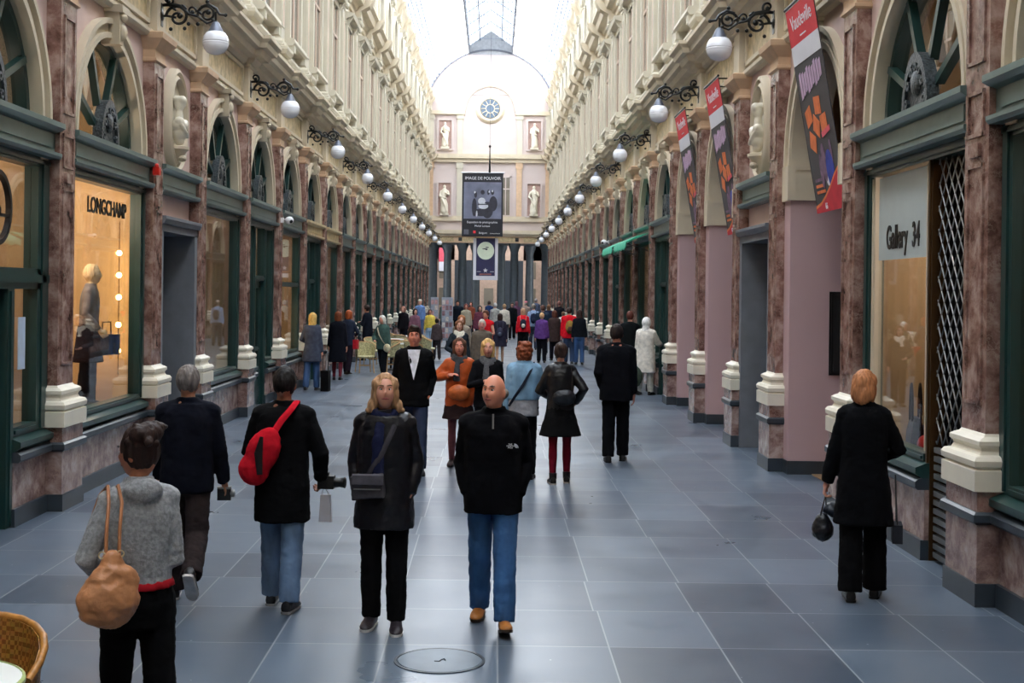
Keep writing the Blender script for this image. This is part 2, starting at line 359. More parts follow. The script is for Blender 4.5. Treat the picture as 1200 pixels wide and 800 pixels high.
def lower_bay(side, wall, y, W, proto, niche=False):
    """spandrel, archivolt and keystone over one shop front, with the frieze above"""
    if proto: return cp(proto, wall, (0, y, 0))
    hb = W/2-HW+.02; ZS = 3.87; RR = 1.27
    if not niche:
        mb = MB()
        for a in (AW,):
            n = 28; rr = []
            for k in range(n+1):
                t = pi*k/n; c, q = cos(t), sin(t)
                f = min(hb/max(abs(c), 1e-6), (5.5-ZS)/max(q, 1e-6))
                rr.append([(a, RR*c, ZS+RR*q), (a, f*c, ZS+f*q), (a+.3, f*c, ZS+f*q), (a+.3, RR*c, ZS+RR*q)])
            mb.rings(rr)
            mb.box(a, a+.3, -hb, -RR, 3.5, ZS+.01); mb.box(a, a+.3, RR, hb, 3.5, ZS+.01)
            for s in (-1, 1):   # corners the fan misses
                pts = [(s*hb, ZS+hb*.0), (s*hb, 5.5), (s*1.0, 5.5)]
            c0 = math.atan2(5.5-ZS, hb)
            k0 = c0*n/pi
            i = int(k0); 
            for s in (1, -1):
                t1, t2 = pi*i/n, pi*(i+1)/n
                p1 = (hb, ZS+hb*math.tan(t1)); p2 = ((5.5-ZS)/math.tan(t2), 5.5)
                tri = [(s*p1[0], p1[1]), (s*hb, 5.5), (s*p2[0], 5.5)]
                mb.prismx(tri, a, a+.3)
        sp = mb.build('spandrel', m_pink, wall, 0, side)
        ar = MB().arc(0, ZS, RR-.015, RR+.05, 4.07, 4.42, 0, pi, 30).arc(0, ZS, RR+.05, RR+.15, 4.11, 4.3, 0, pi, 30).arc(0, ZS, RR+.15, RR+.21, 4.05, 4.3, 0, pi, 30)
        for s in (-1, 1):
            ys = sorted((s*RR, s*(RR+.21))); ar.box(4.09, 4.3, ys[0], ys[1], 3.5, ZS)
        ar.build('archivolt', m_cream, sp, 40, side)
        k = MB().prismx([(-.07, 5.06), (.07, 5.06), (.11, 5.45), (-.11, 5.45)], 3.98, 4.3)
        k.prismx([(-.14, 5.42), (.14, 5.42), (.16, 5.5), (-.16, 5.5)], 3.93, 4.3).ell((3.97, 0, 5.2), (.06, .06, .1), 8, 6).ell((3.96, 0, 5.38), (.05, .09, .05), 8, 6)
        k.build('keystone', m_cream, sp, 40, side)
    else:
        sp = MB().box(AW, 4.3, -hb, hb, 3.2, 5.5)
        sp = sp.build('spandrel', m_pink, wall, 0, side)
    fr = MB().box(4.1, 4.4, -hb-.1, hb+.1, 5.5, 6.2).prismy([(4.4, 5.46), (4.06, 5.46), (4.03, 5.5), (4.03, 5.55), (4.09, 5.58), (4.4, 5.58)], -hb-.1, hb+.1)
    fr.build('frieze', m_cream, sp, 0, side)
    g = MB().box(4.085, 4.1, -hb+.12, hb-.12, 5.68, 6.1)
    g.build('frieze_relief', m_gold, sp, 0, side)
    r = MB()
    for q in ((-hb+.06, hb-.06, 5.62, 5.68), (-hb+.06, hb-.06, 6.1, 6.15), (-hb+.06, -hb+.12, 5.62, 6.15), (hb-.12, hb-.06, 5.62, 6.15)): r.box(4.05, 4.12, *q)
    r.build('frieze_moulding', m_cream, sp, 0, side)
    return sp
def cornices(side, wall):
    y0, y1 = YST, YEND
    MB().prismy(course(CORN, 4.08), y0, y1).build('main_cornice', m_cream, wall, 0, side)
    MB().prismy([(4.5, 6.66), (4.12, 6.66), (4.12, 7.0), (4.0, 7.02), (3.97, 7.1), (4.0, 7.18), (4.5, 7.18)], y0, y1).build('ledge', m_cream2, wall, 0, side)
    c = MB().prismy([(4.4, 10.8), (4.06, 10.8), (4.05, 10.95), (3.98, 10.97), (3.95, 11.08), (3.78, 11.12), (3.72, 11.3), (3.62, 11.38), (3.62, 11.44), (4.4, 11.5)], y0, y1)
    c.build('bracket_cornice', m_cream, wall, 0, side)
    MB().prismy([(4.4, 14.65), (4.1, 14.65), (4.05, 14.8), (3.95, 15.0), (3.85, 15.12), (3.8, 15.25), (3.8, 15.35), (4.4, 15.5)], y0, y1).build('eave_cornice', m_cream, wall, 0, side)
def build_wall(side, name):
    wall = struct(name, MB().box(4.13, 4.5, YST, YEND, 6.2, 15.5), m_cream2, 0, side)
    cornices(side, wall)
    pp = up = None; lb = {}; ub = {}
    for i, y in enumerate(PY):
        p = pilaster(side, wall, y, pp)
        if not pp: p.location = (0, y, 0); pp = p
        u = upper_pilaster(side, wall, y, up)
        if not up: u.location = (0, y, 0); up = u
        br = MB().rectloft([(z, p_+.0) for z, p_ in CORN], 4.3, 3.95, 0, HW*.8) if i == 0 else None
        if br: cb = br.build('cornice_break', m_cream, wall, 0, side); cb.location = (0, y, 0)
        else: cp(cb, wall, (0, y, 0))
    for i in range(NB):
        yc = (PY[i]+PY[i+1])/2; W = round(PY[i+1]-PY[i], 2); nar = W < 3
        key = (W, nar)
        o = lower_bay(side, wall, yc, W, lb.get(key), nar)
        if key not in lb: o.location = (0, yc, 0); lb[key] = o
        if key not in ub:
            k0 = upper_bay(side, wall, yc, W, None); k0.location = (0, yc, 0)
            at_ = [c for c in wall.children if c.name.startswith('attic_window')][-1]; at_.location = (0, yc, 0)
            ub[key] = (k0, at_)
        else:
            for q in ub[key]: cp(q, wall, (0, yc, 0))
    return wall
wall_left = build_wall(-1, 'wall_left'); wall_right = build_wall(1, 'wall_right')
# ------------------------------------------------------------------ shop fronts
wn = [0]; dn = [0]
def lintel(p, side, y0, y1, mat=None):
    yc = 0
    MB().prismy([(4.4, 3.52), (4.0, 3.52), (3.98, 3.55), (3.98, 3.58), (4.05, 3.6), (4.05, 3.78), (4.0, 3.8), (3.95, 3.83), (3.95, 3.88), (4.4, 3.9)], y0, y1).build('lintel', mat or m_green_lit, p, 0, side)
    MB().box(4.035, 4.06, y0+.16, y1-.16, 3.63, 3.76).build('lintel_panel', m_green_lit if not mat else mat, p, 0, side)
def fanlight(p, side, h):
    fr = MB().arc(0, 3.88, 1.17, 1.29, 4.2, 4.34, 0, pi, 30).build('fanlight_frame', m_green, p, 40, side)
    for d in (28, 66, 114, 152):
        t = R(d); c, q = cos(t), sin(t)
        MB().prismx([(c*.36-q*.035, 3.88+q*.5+c*.035), (c*.36+q*.035, 3.88+q*.5-c*.035), (c*1.2+q*.035, 3.88+q*1.2-c*.035), (c*1.2-q*.035, 3.88+q*1.2+c*.035)], 4.17, 4.25).build('fanlight_bar', m_green, fr, 0, side)
    hb = MB().disc(0, 3.88, .34, 4.12, 4.19, 0, pi, 20, 1.55).arc(0, 3.88, .30, .36, 4.09, 4.2, 0, pi, 20, 1, 1.5)
    for k in range(7):
        t = pi*(k+.5)/7
        for r_ in (.27,): hb.arc(cos(t)*r_*.92, 3.9+sin(t)*r_*1.45, .02, .045, 4.09, 4.13, 0, 2*pi, 8)
    hb.lathe([(.02, -.03), (.1, -.02), (.12, 0), (.12, .04)], (4.11, 0, 4.15), 14, 'x').build('fanlight_boss', m_hub, fr, 40, side)
    MB().disc(0, 3.88, 1.2, 4.30, 4.31, 0, pi, 24).build('fanlight_pane', m_glassd, fr, 0, side)
def stallriser(p, side, y0, y1):
    MB().box(4.08, 4.4, y0, y1, .17, .60).build('stall_riser', m_marb2, p, 0, side)
    MB().box(4.05, 4.4, y0, y1, 0, .17).build('skirting', m_bstone, p, 0, side)
    MB().prismy([(4.4, .6), (4.02, .6), (4.0, .62), (4.0, .67), (4.04, .70), (4.4, .70)], y0, y1).build('riser_moulding', m_bstone, p, 0, side)
    MB().prismy([(4.4, .70), (4.06, .70), (4.0, .74), (4.0, .79), (4.1, .83), (4.4, .83)], y0, y1).build('sill', m_green, p, 0, side)
def frame(p, side, rects, mat=None, a0=4.1, a1=4.24, nm='frame'):
    f = MB()
    for y0, y1, z0, z1 in rects:
        f.box(a0, a1, y0, y1, z0, z1)
        f.box(a0-.02, a0, y0+(y1-y0)*.3, y1-(y1-y0)*.3, z0+.02, z1-.02) if (y1-y0) < (z1-z0) else f.box(a0-.02, a0, y0+.02, y1-.02, z0+(z1-z0)*.3, z1-(z1-z0)*.3)
    return f.build(nm, mat or m_green, p, 0, side)
def pane(p, side, y0, y1, z0, z1, a=4.17): return MB().box(a, a+.008, y0, y1, z0, z1).build('pane', m_glass, p, 0, side)
def front(side, i, kind, lint=None):
    """shop front number i; returns its root"""
    yc = (PY[i]+PY[i+1])/2; h = (PY[i+1]-PY[i])/2-HW
    wn[0] += 1
    o = link('window_%d' % wn[0], None); tag(o, kind='structure'); o.location = (0, yc, 0)
    lintel(o, side, -h-.02, h+.02, lint)
    if kind in 'ABCGT': fanlight(o, side, h)
    if kind == 'A':
        stallriser(o, side, -h-.02, h+.02)
        frame(o, side, [(-h, -h+.2, .83, 3.52), (h-.2, h, .83, 3.52), (-h, h, 3.42, 3.52), (-h+.2, h-.2, .83, .9)])
        pane(o, side, -h+.2, h-.2, .9, 3.42)
    if kind == 'T':   # window with a transom bar
        stallriser(o, side, -h-.02, h+.02)
        frame(o, side, [(-h, -h+.2, .83, 3.52), (h-.2, h, .83, 3.52), (-h, h, 3.42, 3.52), (-h+.2, h-.2, .83, .9), (-h+.2, h-.2, 2.3, 2.4)])
        pane(o, side, -h+.2, h-.2, .9, 2.3); pane(o, side, -h+.2, h-.2, 2.4, 3.42)
    if kind == 'B':   # door in the middle, side lights
        for a, b in ((-h-.02, -.55), (.55, h+.02)): stallriser(o, side, a, b)
        frame(o, side, [(-h, -h+.16, .83, 3.52), (h-.16, h, .83, 3.52), (-h, h, 3.42, 3.52), (-.62, -.5, 0, 3.42), (.5, .62, 0, 3.42), (-h+.16, -.62, .83, .9), (.62, h-.16, .83, .9), (-.5, .5, 2.4, 2.5)])
        pane(o, side, -h+.16, -.62, .9, 3.42); pane(o, side, .62, h-.16, .9, 3.42); pane(o, side, -.5, .5, 2.5, 3.42)
        d = frame(o, side, [(-.5, -.38, .02, 2.4), (.38, .5, .02, 2.4), (-.38, .38, .02, .5), (-.38, .38, 2.26, 2.4), (-.38, .38, 1.05, 1.13)], a0=4.18, a1=4.24, nm='shop_door')
        MB().tube([(4.12, -.42, .95), (4.12, -.42, 1.25)], .015, 8).build('door_handle', m_brown, d, 180, side)
        pane(d, side, -.38, .38, .5, 2.26, 4.2)
    if kind == 'C':   # near left shop: door, narrow side light, transom
        stallriser(o, side, .55, h+.02)
        frame(o, side, [(-h, -h+.16, .0, 3.52), (h-.32, h, .83, 3.52), (-h, h, 3.42, 3.52), (-h, h, 2.22, 2.42), (.45, .62, 0, 2.22), (.62, h-.32, .83, .92), (-h+.16, -.3, 0, .1)])
        pane(o, side, -h+.16, h-.32, 2.42, 3.42); pane(o, side, .62, h-.32, .92, 2.22)
        d = frame(o, side, [(-.75, -.6, .02, 2.22), (.3, .45, .02, 2.22), (-.6, .3, .02, .35), (-.6, .3, 2.08, 2.22)], a0=4.18, a1=4.24, nm='shop_door')
        pane(d, side, -.6, .3, .35, 2.08, 4.2)
        pane(o, side, -h+.16, -.75, .1, 2.22)
    if kind == 'G':   # window plus barred entrance toward the camera
        stallriser(o, side, -.45, h+.02)
        frame(o, side, [(h-.22, h, .83, 3.52), (-h, h, 3.42, 3.52), (-.35, h-.22, .83, .9)])
        frame(o, side, [(-.46, -.38, 0, 3.45)], m_brown, 4.12, 4.24, nm='corner_post')
        frame(o, side, [(-.36, -.32, .9, 3.42), (h-.28, h-.22, .9, 3.42)], m_cream, 4.13, 4.2, nm='inner_frame')
        pane(o, side, -.35, h-.22, .9, 3.42)
        g = MB(); y0, y1 = -h, -.5; s_ = .2; w = y1-y0
        k = 0
        for q in range(-8, 24):           # diamond lattice
            for sg in (1, -1):
                za = 1.0+q*s_; zb = za+sg*w*1.35
                pa, pb = [y0, za], [y1, zb]
                def clip(pa, pb):
                    out = []
                    for (p, r) in ((pa, pb), (pb, pa)):
                        y, z = p
                        if z < 1.0 and r[1] > 1.0: t = (1.0-z)/(r[1]-z); y, z = y+t*(r[0]-y), 1.0
                        elif z > 3.42 and r[1] < 3.42: t = (3.42-z)/(r[1]-z); y, z = y+t*(r[0]-y), 3.42
                        elif z < 1.0 or z > 3.42: return None
                        out.append((y, z))
                    return out
                c = clip(pa, pb)
                if c: g.tube([(4.16, c[0][0], c[0][1]), (4.16, c[1][0], c[1][1])], .007, 5)
        g.build('lattice_grille', m_steel, o, 180, side)
        sl = MB()
        for q in range(13): sl.box(4.14, 4.18, y0, y1, .04+q*.074, .085+q*.074)
        sl.build('shutter_slats', m_slat, o, 0, side)
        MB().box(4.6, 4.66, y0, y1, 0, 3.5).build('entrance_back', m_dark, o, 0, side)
    return o
def doorbay(side, i):
    yc = (PY[i]+PY[i+1])/2; h = (PY[i+1]-PY[i])/2-HW
    dn[0] += 1; o = tag(link('door_%d' % dn[0], None), kind='structure'); o.location = (0, yc, 0)
    lintel(o, side, -h-.02, h+.02)
    MB().arc(0, 0, 1, 1, 4, 4) if 0 else None
    s = MB().box(4.02, 5.0, -h, -h+.16, 0, 3.02).box(4.02, 5.0, h-.16, h, 0, 3.02).box(4.02, 5.0, -h, h, 3.0, 3.14)
    s.prismy([(4.4, 3.1), (3.98, 3.1), (3.95, 3.16), (3.95, 3.2), (4.4, 3.22)], -h, h)
    s.build('door_surround', m_gstone, o, 0, side)
    d = MB().box(4.85, 4.9, -h+.16, h-.16, 0, 3.0)
    for y0, y1 in ((-h+.24, -.06), (.06, h-.24)):
        for z0, z1 in ((.2, .9), (1.0, 2.1), (2.25, 2.85)): d.box(4.82, 4.86, y0, y1, z0, z1)
    d.build('double_door', m_green, o, 0, side)
    MB().ell((4.78, .08, 1.05), (.03, .03, .03), 8, 6).build('door_handle', m_gold, o, 180, side)
    return o
def passage(side, i):
    """open entrance: pink cheeks, cream impost band, dark hall behind the arch"""
    y0, y1 = PY[i]+HW-.02, PY[i+1]-HW+.02; yc = (y0+y1)/2
    dn[0] += 1; o = tag(link('door_%d' % dn[0], None), kind='structure'); o.location = (0, yc, 0)
    h = (y1-y0)/2; H2 = 1.27
    for s in (1, -1):
        ys = sorted((s*1.25, s*(h+.3)))
        MB().box(4.1, 6.8, ys[0], ys[1], .17, 3.45).build('side_wall', m_pink2, o, 0, side)
        ys = sorted((s*1.23, s*(h+.3)))
        MB().box(4.09, 6.8, ys[0], ys[1], 0, .17).build('skirting', m_bstone, o, 0, side)
        f = MB(); ys = sorted((s*1.215, s*(h-.01))); f.box(4.06, 6.8, ys[0], ys[1], 3.44, 3.88)
        yb = sorted((s*1.20, s*1.22))
        for q in ((4.05, 6.8, 3.44, 3.5), (4.05, 6.8, 3.82, 3.88), (4.05, 4.16, 3.5, 3.82), (5.1, 5.2, 3.5, 3.82)): f.box(q[0], q[1], yb[0], yb[1], q[2], q[3])
        f.build('impost_band', m_cream, o, 0, side)
    MB().arc(0, 3.87, H2-.035, H2+.2, 4.09, 4.55, 0, pi, 30).build('arch_soffit', m_cream, o, 40, side)
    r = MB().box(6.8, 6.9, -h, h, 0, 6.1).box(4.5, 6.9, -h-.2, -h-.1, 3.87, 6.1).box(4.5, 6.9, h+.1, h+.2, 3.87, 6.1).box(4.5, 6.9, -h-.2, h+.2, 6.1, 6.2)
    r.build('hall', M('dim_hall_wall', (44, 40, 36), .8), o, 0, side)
    b = MB()
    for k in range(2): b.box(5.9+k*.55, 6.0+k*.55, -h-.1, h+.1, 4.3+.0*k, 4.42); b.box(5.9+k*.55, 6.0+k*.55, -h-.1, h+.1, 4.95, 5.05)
    b.build('hall_beam', m_black, o, 0, side)
    return o
I0 = 3     # bay between PY[3]=6.35 and PY[4]=9.95
fronts = {}
L = {0: 'A', 1: 'B', 2: 'A', 3: 'A', 4: 'C', 5: 'A', 7: 'A', 8: 'B', 9: 'T', 10: 'B', 11: 'A'}
Rt = {0: 'A', 1: 'B', 2: 'A', 3: 'A', 4: 'G', 9: 'B', 10: 'A', 11: 'A'}
for i in range(NB):
    W = PY[i+1]-PY[i]
    if W < 3:
        doorbay(-1, i); doorbay(1, i); continue
    fronts[-1, i] = front(-1, i, L.get(i, 'AB'[i % 2]), m_gold if i in (10, 11) else None)
    if i in (5, 7, 8): fronts[1, i] = passage(1, i)
    else: fronts[1, i] = front(1, i, Rt.get(i, 'BA'[i % 2]))
# interiors behind the glass, one back wall per side with partitions
for side, nm in ((-1, 'left'), (1, 'right')):
    s = struct('trim_%d' % (1 if side < 0 else 2), MB().box(6.9, 7.0, YST, YEND, 0, 6.3).box(4.4, 7.0, YST, YEND, 6.2, 6.4), m_beige, 0, side)
    for i, y in enumerate(PY):
        MB().box(4.14, 6.9, y-.2, y+.2, 0, 6.2).build('partition', m_beige, s, 0, side)
    MB().box(4.4, 6.9, YST, YEND, -.02, .01).build('shop_floor', m_shopfl, s, 0, side)
    b = MB()
    for i in range(NB):
        if side == 1 and i in (5, 7, 8): continue
        yc = (PY[i]+PY[i+1])/2
        for z in (1.0, 1.55, 2.1, 2.65): b.box(6.55, 6.9, yc-1.2, yc+1.2, z, z+.04)
        for k in range(10): b.box(6.6, 6.85, yc-1.1+k*.24, yc-1.0+k*.24, 1.04+.55*(k % 4), 1.3+.55*(k % 4))
    b.build('shop_shelving', M('shelf_wood', (120, 84, 50), .5, var=.3), s, 0, side)
# ------------------------------------------------------------------ floor, roof, far end
struct('floor', MB().box(-4.6, 4.6, YST-1, YEND+14, -.2, 0), m_floor)
EY = YEND     # far wall plane
e = MB()
def wallbox(x0, x1, z0, z1): e.box(x0, x1, EY, EY+.4, z0, z1)
wallbox(-4.5, 4.5, 5.5, 15.42)
RV = 4.42; ZC = 14.08
prof = [(RV*sin(t), max(15.43, ZC+RV*cos(t))) for t in [R(-72+144*k/30) for k in range(31)]]
n = len(prof); e.add([(x, y, z) for y in (EY, EY+.4) for x, z in prof], [tuple(range(n)), tuple(range(2*n-1, n-1, -1))]+[(i, (i+1) % n, n+(i+1) % n, n+i) for i in range(n)])
wb = struct('wall_back', e, m_endw)
def wpart(name, mb, mat, sm=0): return mb.build(name, mat, wb, sm)
wpart('ledge', MB().box(-4.3, 4.3, EY-.35, EY, 11.15, 11.45).box(-4.3, 4.3, EY-.2, EY, 10.9, 11.15), m_cream)
wpart('string_course', MB().box(-4.3, -1.7, EY-.25, EY, 14.1, 14.35).box(1.7, 4.3, EY-.25, EY, 14.1, 14.35), m_cream)
wpart('sill_course', MB().box(-4.3, 4.3, EY-.2, EY, 6.95, 7.15).box(-4.3, 4.3, EY-.12, EY, 7.15, 7.3), m_cream)
wpart('lower_cornice', MB().box(-4.3, 4.3, EY-.4, EY, 6.1, 6.35).box(-4.3, 4.3, EY-.25, EY, 5.95, 6.1), m_cream)
wpart('frieze', MB().box(-4.3, 4.3, EY-.1, EY, 5.5, 5.95), m_peach)
fp = MB()
for x in (-3.1, -1.1, 1.1, 3.1): fp.box(x-.75, x+.75, EY-.13, EY-.09, 5.58, 5.88)
wpart('frieze_relief', fp, m_gold)
for x in (-1.9, 1.9): wpart('frieze_vent', MB().box(x-.12, x+.12, EY-.14, EY-.1, 5.62, 5.86), m_black)
ob = MB().lathe([(.62, -.05), (.66, -.2), (.82, -.22), (.95, -.12), (1.0, 0)], (0, EY, 14.5), 36, 'y', closed=True)
rw = wpart('rose_window', ob, m_cream, 40)
MB().lathe([(.62, 0), (.62, .02)], (0, EY-.22, 14.5), 30, 'y').build('rose_glass', M('blue_grey_glass', (90, 108, 128), .2), rw)
sp = MB()
for k in range(12): t = 2*pi*k/12; sp.tube([(cos(t)*.3, EY-.24, 14.5+sin(t)*.3), (cos(t)*.62, EY-.24, 14.5+sin(t)*.62)], .03, 5)
sp.lathe([(.26, -.02), (.32, -.02), (.32, .02), (.26, .02)], (0, EY-.24, 14.5), 20, 'y', closed=True).build('rose_tracery', m_cream, rw)
hm = MB(); rr = []
for k in range(25):
    t = pi*k/24; rr.append([((r_*cos(t)), y, 14.35+r_*sin(t)) for r_, y in ((1.65, EY-.15), (1.65, EY), (1.9, EY), (1.9, EY-.15))])
wpart('arch_moulding', hm.rings(rr), m_cream, 40)
for x in (-3.95, -2.0, 2.0, 3.95):
    wpart('pilaster', MB().box(x-.18, x+.18, EY-.12, EY, 7.3, 10.5).box(x-.24, x+.24, EY-.16, EY, 10.5, 10.9), m_peach if x != -2.0 else m_cream2)
    wpart('attic_pilaster', MB().box(x-.18, x+.18, EY-.12, EY, 11.45, 13.8).box(x-.24, x+.24, EY-.16, EY, 13.8, 14.1), m_cream2)
for x, z0, z1 in ((-3.0, 11.8, 13.7), (3.0, 11.8, 13.7), (-3.0, 7.35, 9.5), (3.0, 7.35, 9.5)):
    nf = MB()
    for q in ((x-.55, x-.43, z0, z1), (x+.43, x+.55, z0, z1), (x-.55, x+.55, z1, z1+.12), (x-.55, x+.55, z0-.1, z0)): nf.box(q[0], q[1], EY-.18, EY, q[2], q[3])
    f = wpart('niche_frame', nf, m_endw)
    MB().box(x-.43, x+.43, EY-.02, EY+.01, z0, z1).build('niche_back', M('niche_rose', (190, 160, 150), .8), f)
for x in (-1.1, 0, 1.1):
    w = wpart('far_window', MB().box(x-.3, x+.3, EY-.04, EY, 7.4, 9.9), m_winp)
    q = MB()
    for k in ((x-.38, x-.28, 7.35, 10), (x+.28, x+.38, 7.35, 10), (x-.38, x+.38, 9.9, 10.02), (x-.3, x+.3, 9.1, 9.18), (x-.03, x+.03, 7.4, 9.9)): q.box(k[0], k[1], EY-.1, EY, k[2], k[3])
    q.build('window_frame', m_endw, w)
# lantern gable face
lg = [(-1.45, 18.15), (1.45, 18.15), (1.45, 18.75), (0, 19.75), (-1.45, 18.75)]
n = 5; g = MB().add([(x, y, z) for y in (EY-.02, EY+.2) for x, z in lg], [tuple(range(n)), tuple(range(2*n-1, n-1, -1))]+[(i, (i+1) % n, n+(i+1) % n, n+i) for i in range(n)])
wpart('lantern_gable', g, M('grey_gable', (176, 176, 178), .7))
# portico at the end of the gallery and the crossing street behind it
col_i = None
for x, y in ((-3.72, EY+.3), (-1.75, EY+.3), (1.75, EY+.3), (3.85, EY+.3), (-2.9, EY+4.5), (-.9, EY+4.5), (.9, EY+4.5), (2.9, EY+4.5)):
    if not col_i:
        col_i = struct('column', MB().lathe([(.42, 0), (.42, .15), (.38, .2), (.36, .3), (.3, .34), (.29, 2.5), (.26, 4.95), (.3, 5.0), (.3, 5.08), (.36, 5.2), (.4, 5.3), (.4, 5.5)], (0, 0, 0), 24), m_colst, 40); col_i.location = (x, y, 0)
    else:
        c = col_i.copy(); COL.objects.link(c); c.location = (x, y, 0)
struct('trim_3', MB().box(-4.6, 4.6, EY+.4, EY+5, 5.5, 5.8), m_bstone)
so = struct('wall_street', MB().box(-9, -2.6, EY+11, EY+11.4, 0, 12).box(-.8, .9, EY+11, EY+11.4, 0, 12).box(2.6, 9, EY+11, EY+11.4, 0, 12).box(-9, 9, EY+11, EY+11.4, 4.6, 14), M('street_tan_stone', (176, 150, 132), .8))
q = MB()
for x in (-3.4, 0, 3.2):
    for z in (1.2, 3.2): q.box(x-.35, x+.35, EY+10.95, EY+11, z, z+1.3)
q.build('street_window', m_winp, so)
MB().box(-9, 9, EY+16, EY+16.2, 0, 12).build('rear_facade', m_bstone, so)
struct('trim_4', MB().box(-12, 12, EY+5, EY+11.2, 12, 12.2).box(-12, -4.6, EY+.4, EY+11, 6, 6.2).box(4.6, 12, EY+.4, EY+11, 6, 6.2), m_bstone)  # unseen lids added over the street to cut its sky light
struct('trim_5', MB().box(-9.4, -9, EY+.5, EY+11.4, 0, 9).box(9, 9.4, EY+.5, EY+11.4, 0, 9), m_bstone)  # unseen end walls added to shut out light from the street sides
struct('ground_street', MB().box(-12, 12, EY+14, EY+20, -.2, 0).box(-12, -4.6, EY+.5, EY+14, -.2, 0).box(4.6, 12, EY+.5, EY+14, -.2, 0), m_bstone)
# unseen wall added behind the camera to keep sky light out of the open end
struct('light_stop_front', MB().box(-4.6, 4.6, YST-.5, YST, 0, 18.6), m_cream)
# vault: glass skin, glazing bars, arch ribs, lantern
TA = math.asin(1.45/RV); TE = R(70.5)
def vp(t, r=RV): return (r*sin(t), ZC+r*cos(t))
roof = struct('ceiling', MB(), m_roofgl)
for sg in (-1, 1):
    v = MB(); ts = [sg*(TA+(TE-TA)*k/14) for k in range(15)]
    v.add([(vp(t)[0], y, vp(t)[1]) for y in (YST, YEND) for t in ts], [(i, i+1, 16+i, 15+i) for i in range(14)])
    v.build('vault_glass', m_roofgl, roof, 180)
    b = MB()
    for k in (1, 3, 5, 7, 9, 10, 11, 12, 13, 14):
        x, z = vp(ts[k], RV-.02); hw_ = .02 if k < 9 else .035; b.box(x-hw_, x+hw_, YST, YEND, z-.05, z)
    b.build('glazing_bar', m_bar, roof)
    x, z = vp(sg*TA)
    MB().box(x-.05, x+.05, YST, YEND, z-.1, z+.5).build('lantern_kerb', M('lantern_kerb_grey', (120, 124, 132), .6), roof)
    MB().add([(x, YST, 18.75), (0, YST, 19.75), (0, YEND, 19.75), (x, YEND, 18.75)], [(0, 1, 2, 3)]).build('lantern_glass', m_lantgl, roof)
    q = MB()
    for k in range(1, 7):
        f = k/7; q.box(x*f-.012, x*f+.012, YST, YEND, 19.75-f*1.0-.06, 19.75-f*1.0)
    q.box(x*.5-.03, x*.5+.03, YST, YEND, 19.1, 19.2)
    q.build('lantern_bar', m_bar, roof)
    MB().box(sg*4.1 if sg > 0 else -4.5, 4.5 if sg > 0 else -4.1, YST, YEND, 15.4, 15.6).build('gutter', m_bar, roof)
rib = MB()
y = YST+.3
while y < YEND:
    for sg in (-1, 1):
        rr = []
        for k in range(13):
            t = sg*(TA+(TE-TA)*k/12); x1, z1 = vp(t, RV-.01); x0, z0 = vp(t, RV-.05)
            rr.append([(x0, y-.012, z0), (x1, y-.012, z1), (x1, y+.012, z1), (x0, y+.012, z0)])
        rib.rings(rr)
        rib.tube([(sg*1.45, y, 18.7), (0, y, 19.7)], .02, 4)
    rib.tube([(-1.45, y, 18.6), (1.45, y, 18.6)], .012, 4)
    y += 3.6
rib.build('arch_rib', m_bar, roof)
er = MB(); rr = []
for k in range(41):
    t = -TE+2*TE*k/40; x1, z1 = vp(t, RV+.02); x0, z0 = vp(t, RV-.09); rr.append([(x0, YEND-.1, z0), (x1, YEND-.1, z1), (x1, YEND-.02, z1), (x0, YEND-.02, z0)])
er.rings(rr).build('end_rib', M('end_rib_grey', (110, 112, 120), .6), roof)
# ------------------------------------------------------------------ people
from mathutils import noise
mats = {}
def cloth(rgb, kind='cloth'):
    k = (rgb, kind)
    if k in mats: return mats[k]
    nm = '%s_%d_%d_%d' % ((kind,)+rgb)
    if kind == 'cloth': m = M(nm, rgb, .95, var=.22, scale=14, bmp=.25, local=True, spec=.12)
    elif kind == 'leather': m = M(nm, rgb, .38, spec=.35, var=.2, scale=16, bmp=.35, local=True)
    elif kind == 'denim': m = M(nm, rgb, .8, var=.42, scale=7, bmp=.2, local=True, stretch=(1, 1, .35))
    elif kind == 'knit': m = knit(nm, rgb)
    elif kind == 'skin': m = M(nm, rgb, .5, var=.07, scale=12, local=True); m.node_tree.nodes['Principled BSDF'].inputs['Subsurface Weight'].default_value = .06; m.node_tree.nodes['Principled BSDF'].inputs['Subsurface Radius'].default_value = (.02, .008, .004)
    elif kind == 'hair': m = M(nm, rgb, .6, spec=.25, var=.38, scale=55, bmp=.4, local=True, stretch=(1, 1, .22))
    mats[k] = m; return m
def remesh(me, voxel, smooth=2):
    o = link('tmp', me); md = o.modifiers.new('r', 'REMESH'); md.mode = 'VOXEL'; md.voxel_size = voxel; md.use_smooth_shade = True
    if smooth: sm = o.modifiers.new('s', 'SMOOTH'); sm.factor = .5; sm.iterations = smooth
    dg = bpy.context.evaluated_depsgraph_get(); dg.update()
    r = bpy.data.meshes.new_from_object(o.evaluated_get(dg)); mt = list(me.materials)
    bpy.data.objects.remove(o); bpy.data.meshes.remove(me)
    if not r.materials:
        for m in mt: r.materials.append(m)
    return r
def wrinkle(me, amp, f, seed=0, strand=False):
    me.update(); nn = [v.normal.copy() for v in me.vertices]
    for v, n in zip(me.vertices, nn):
        p = v.co
        if strand: d = noise.noise(Vector((p.x*f, p.y*f, p.z*f*.22+seed)))
        else: d = noise.noise(Vector((p.x*f+seed, p.y*f, p.z*f*1.3)))+.45*(1-2*abs(noise.noise(Vector((p.x*f*2, p.y*f*2+seed, p.z*f*2.6)))))-.2
        v.co = p+n*(d*amp)
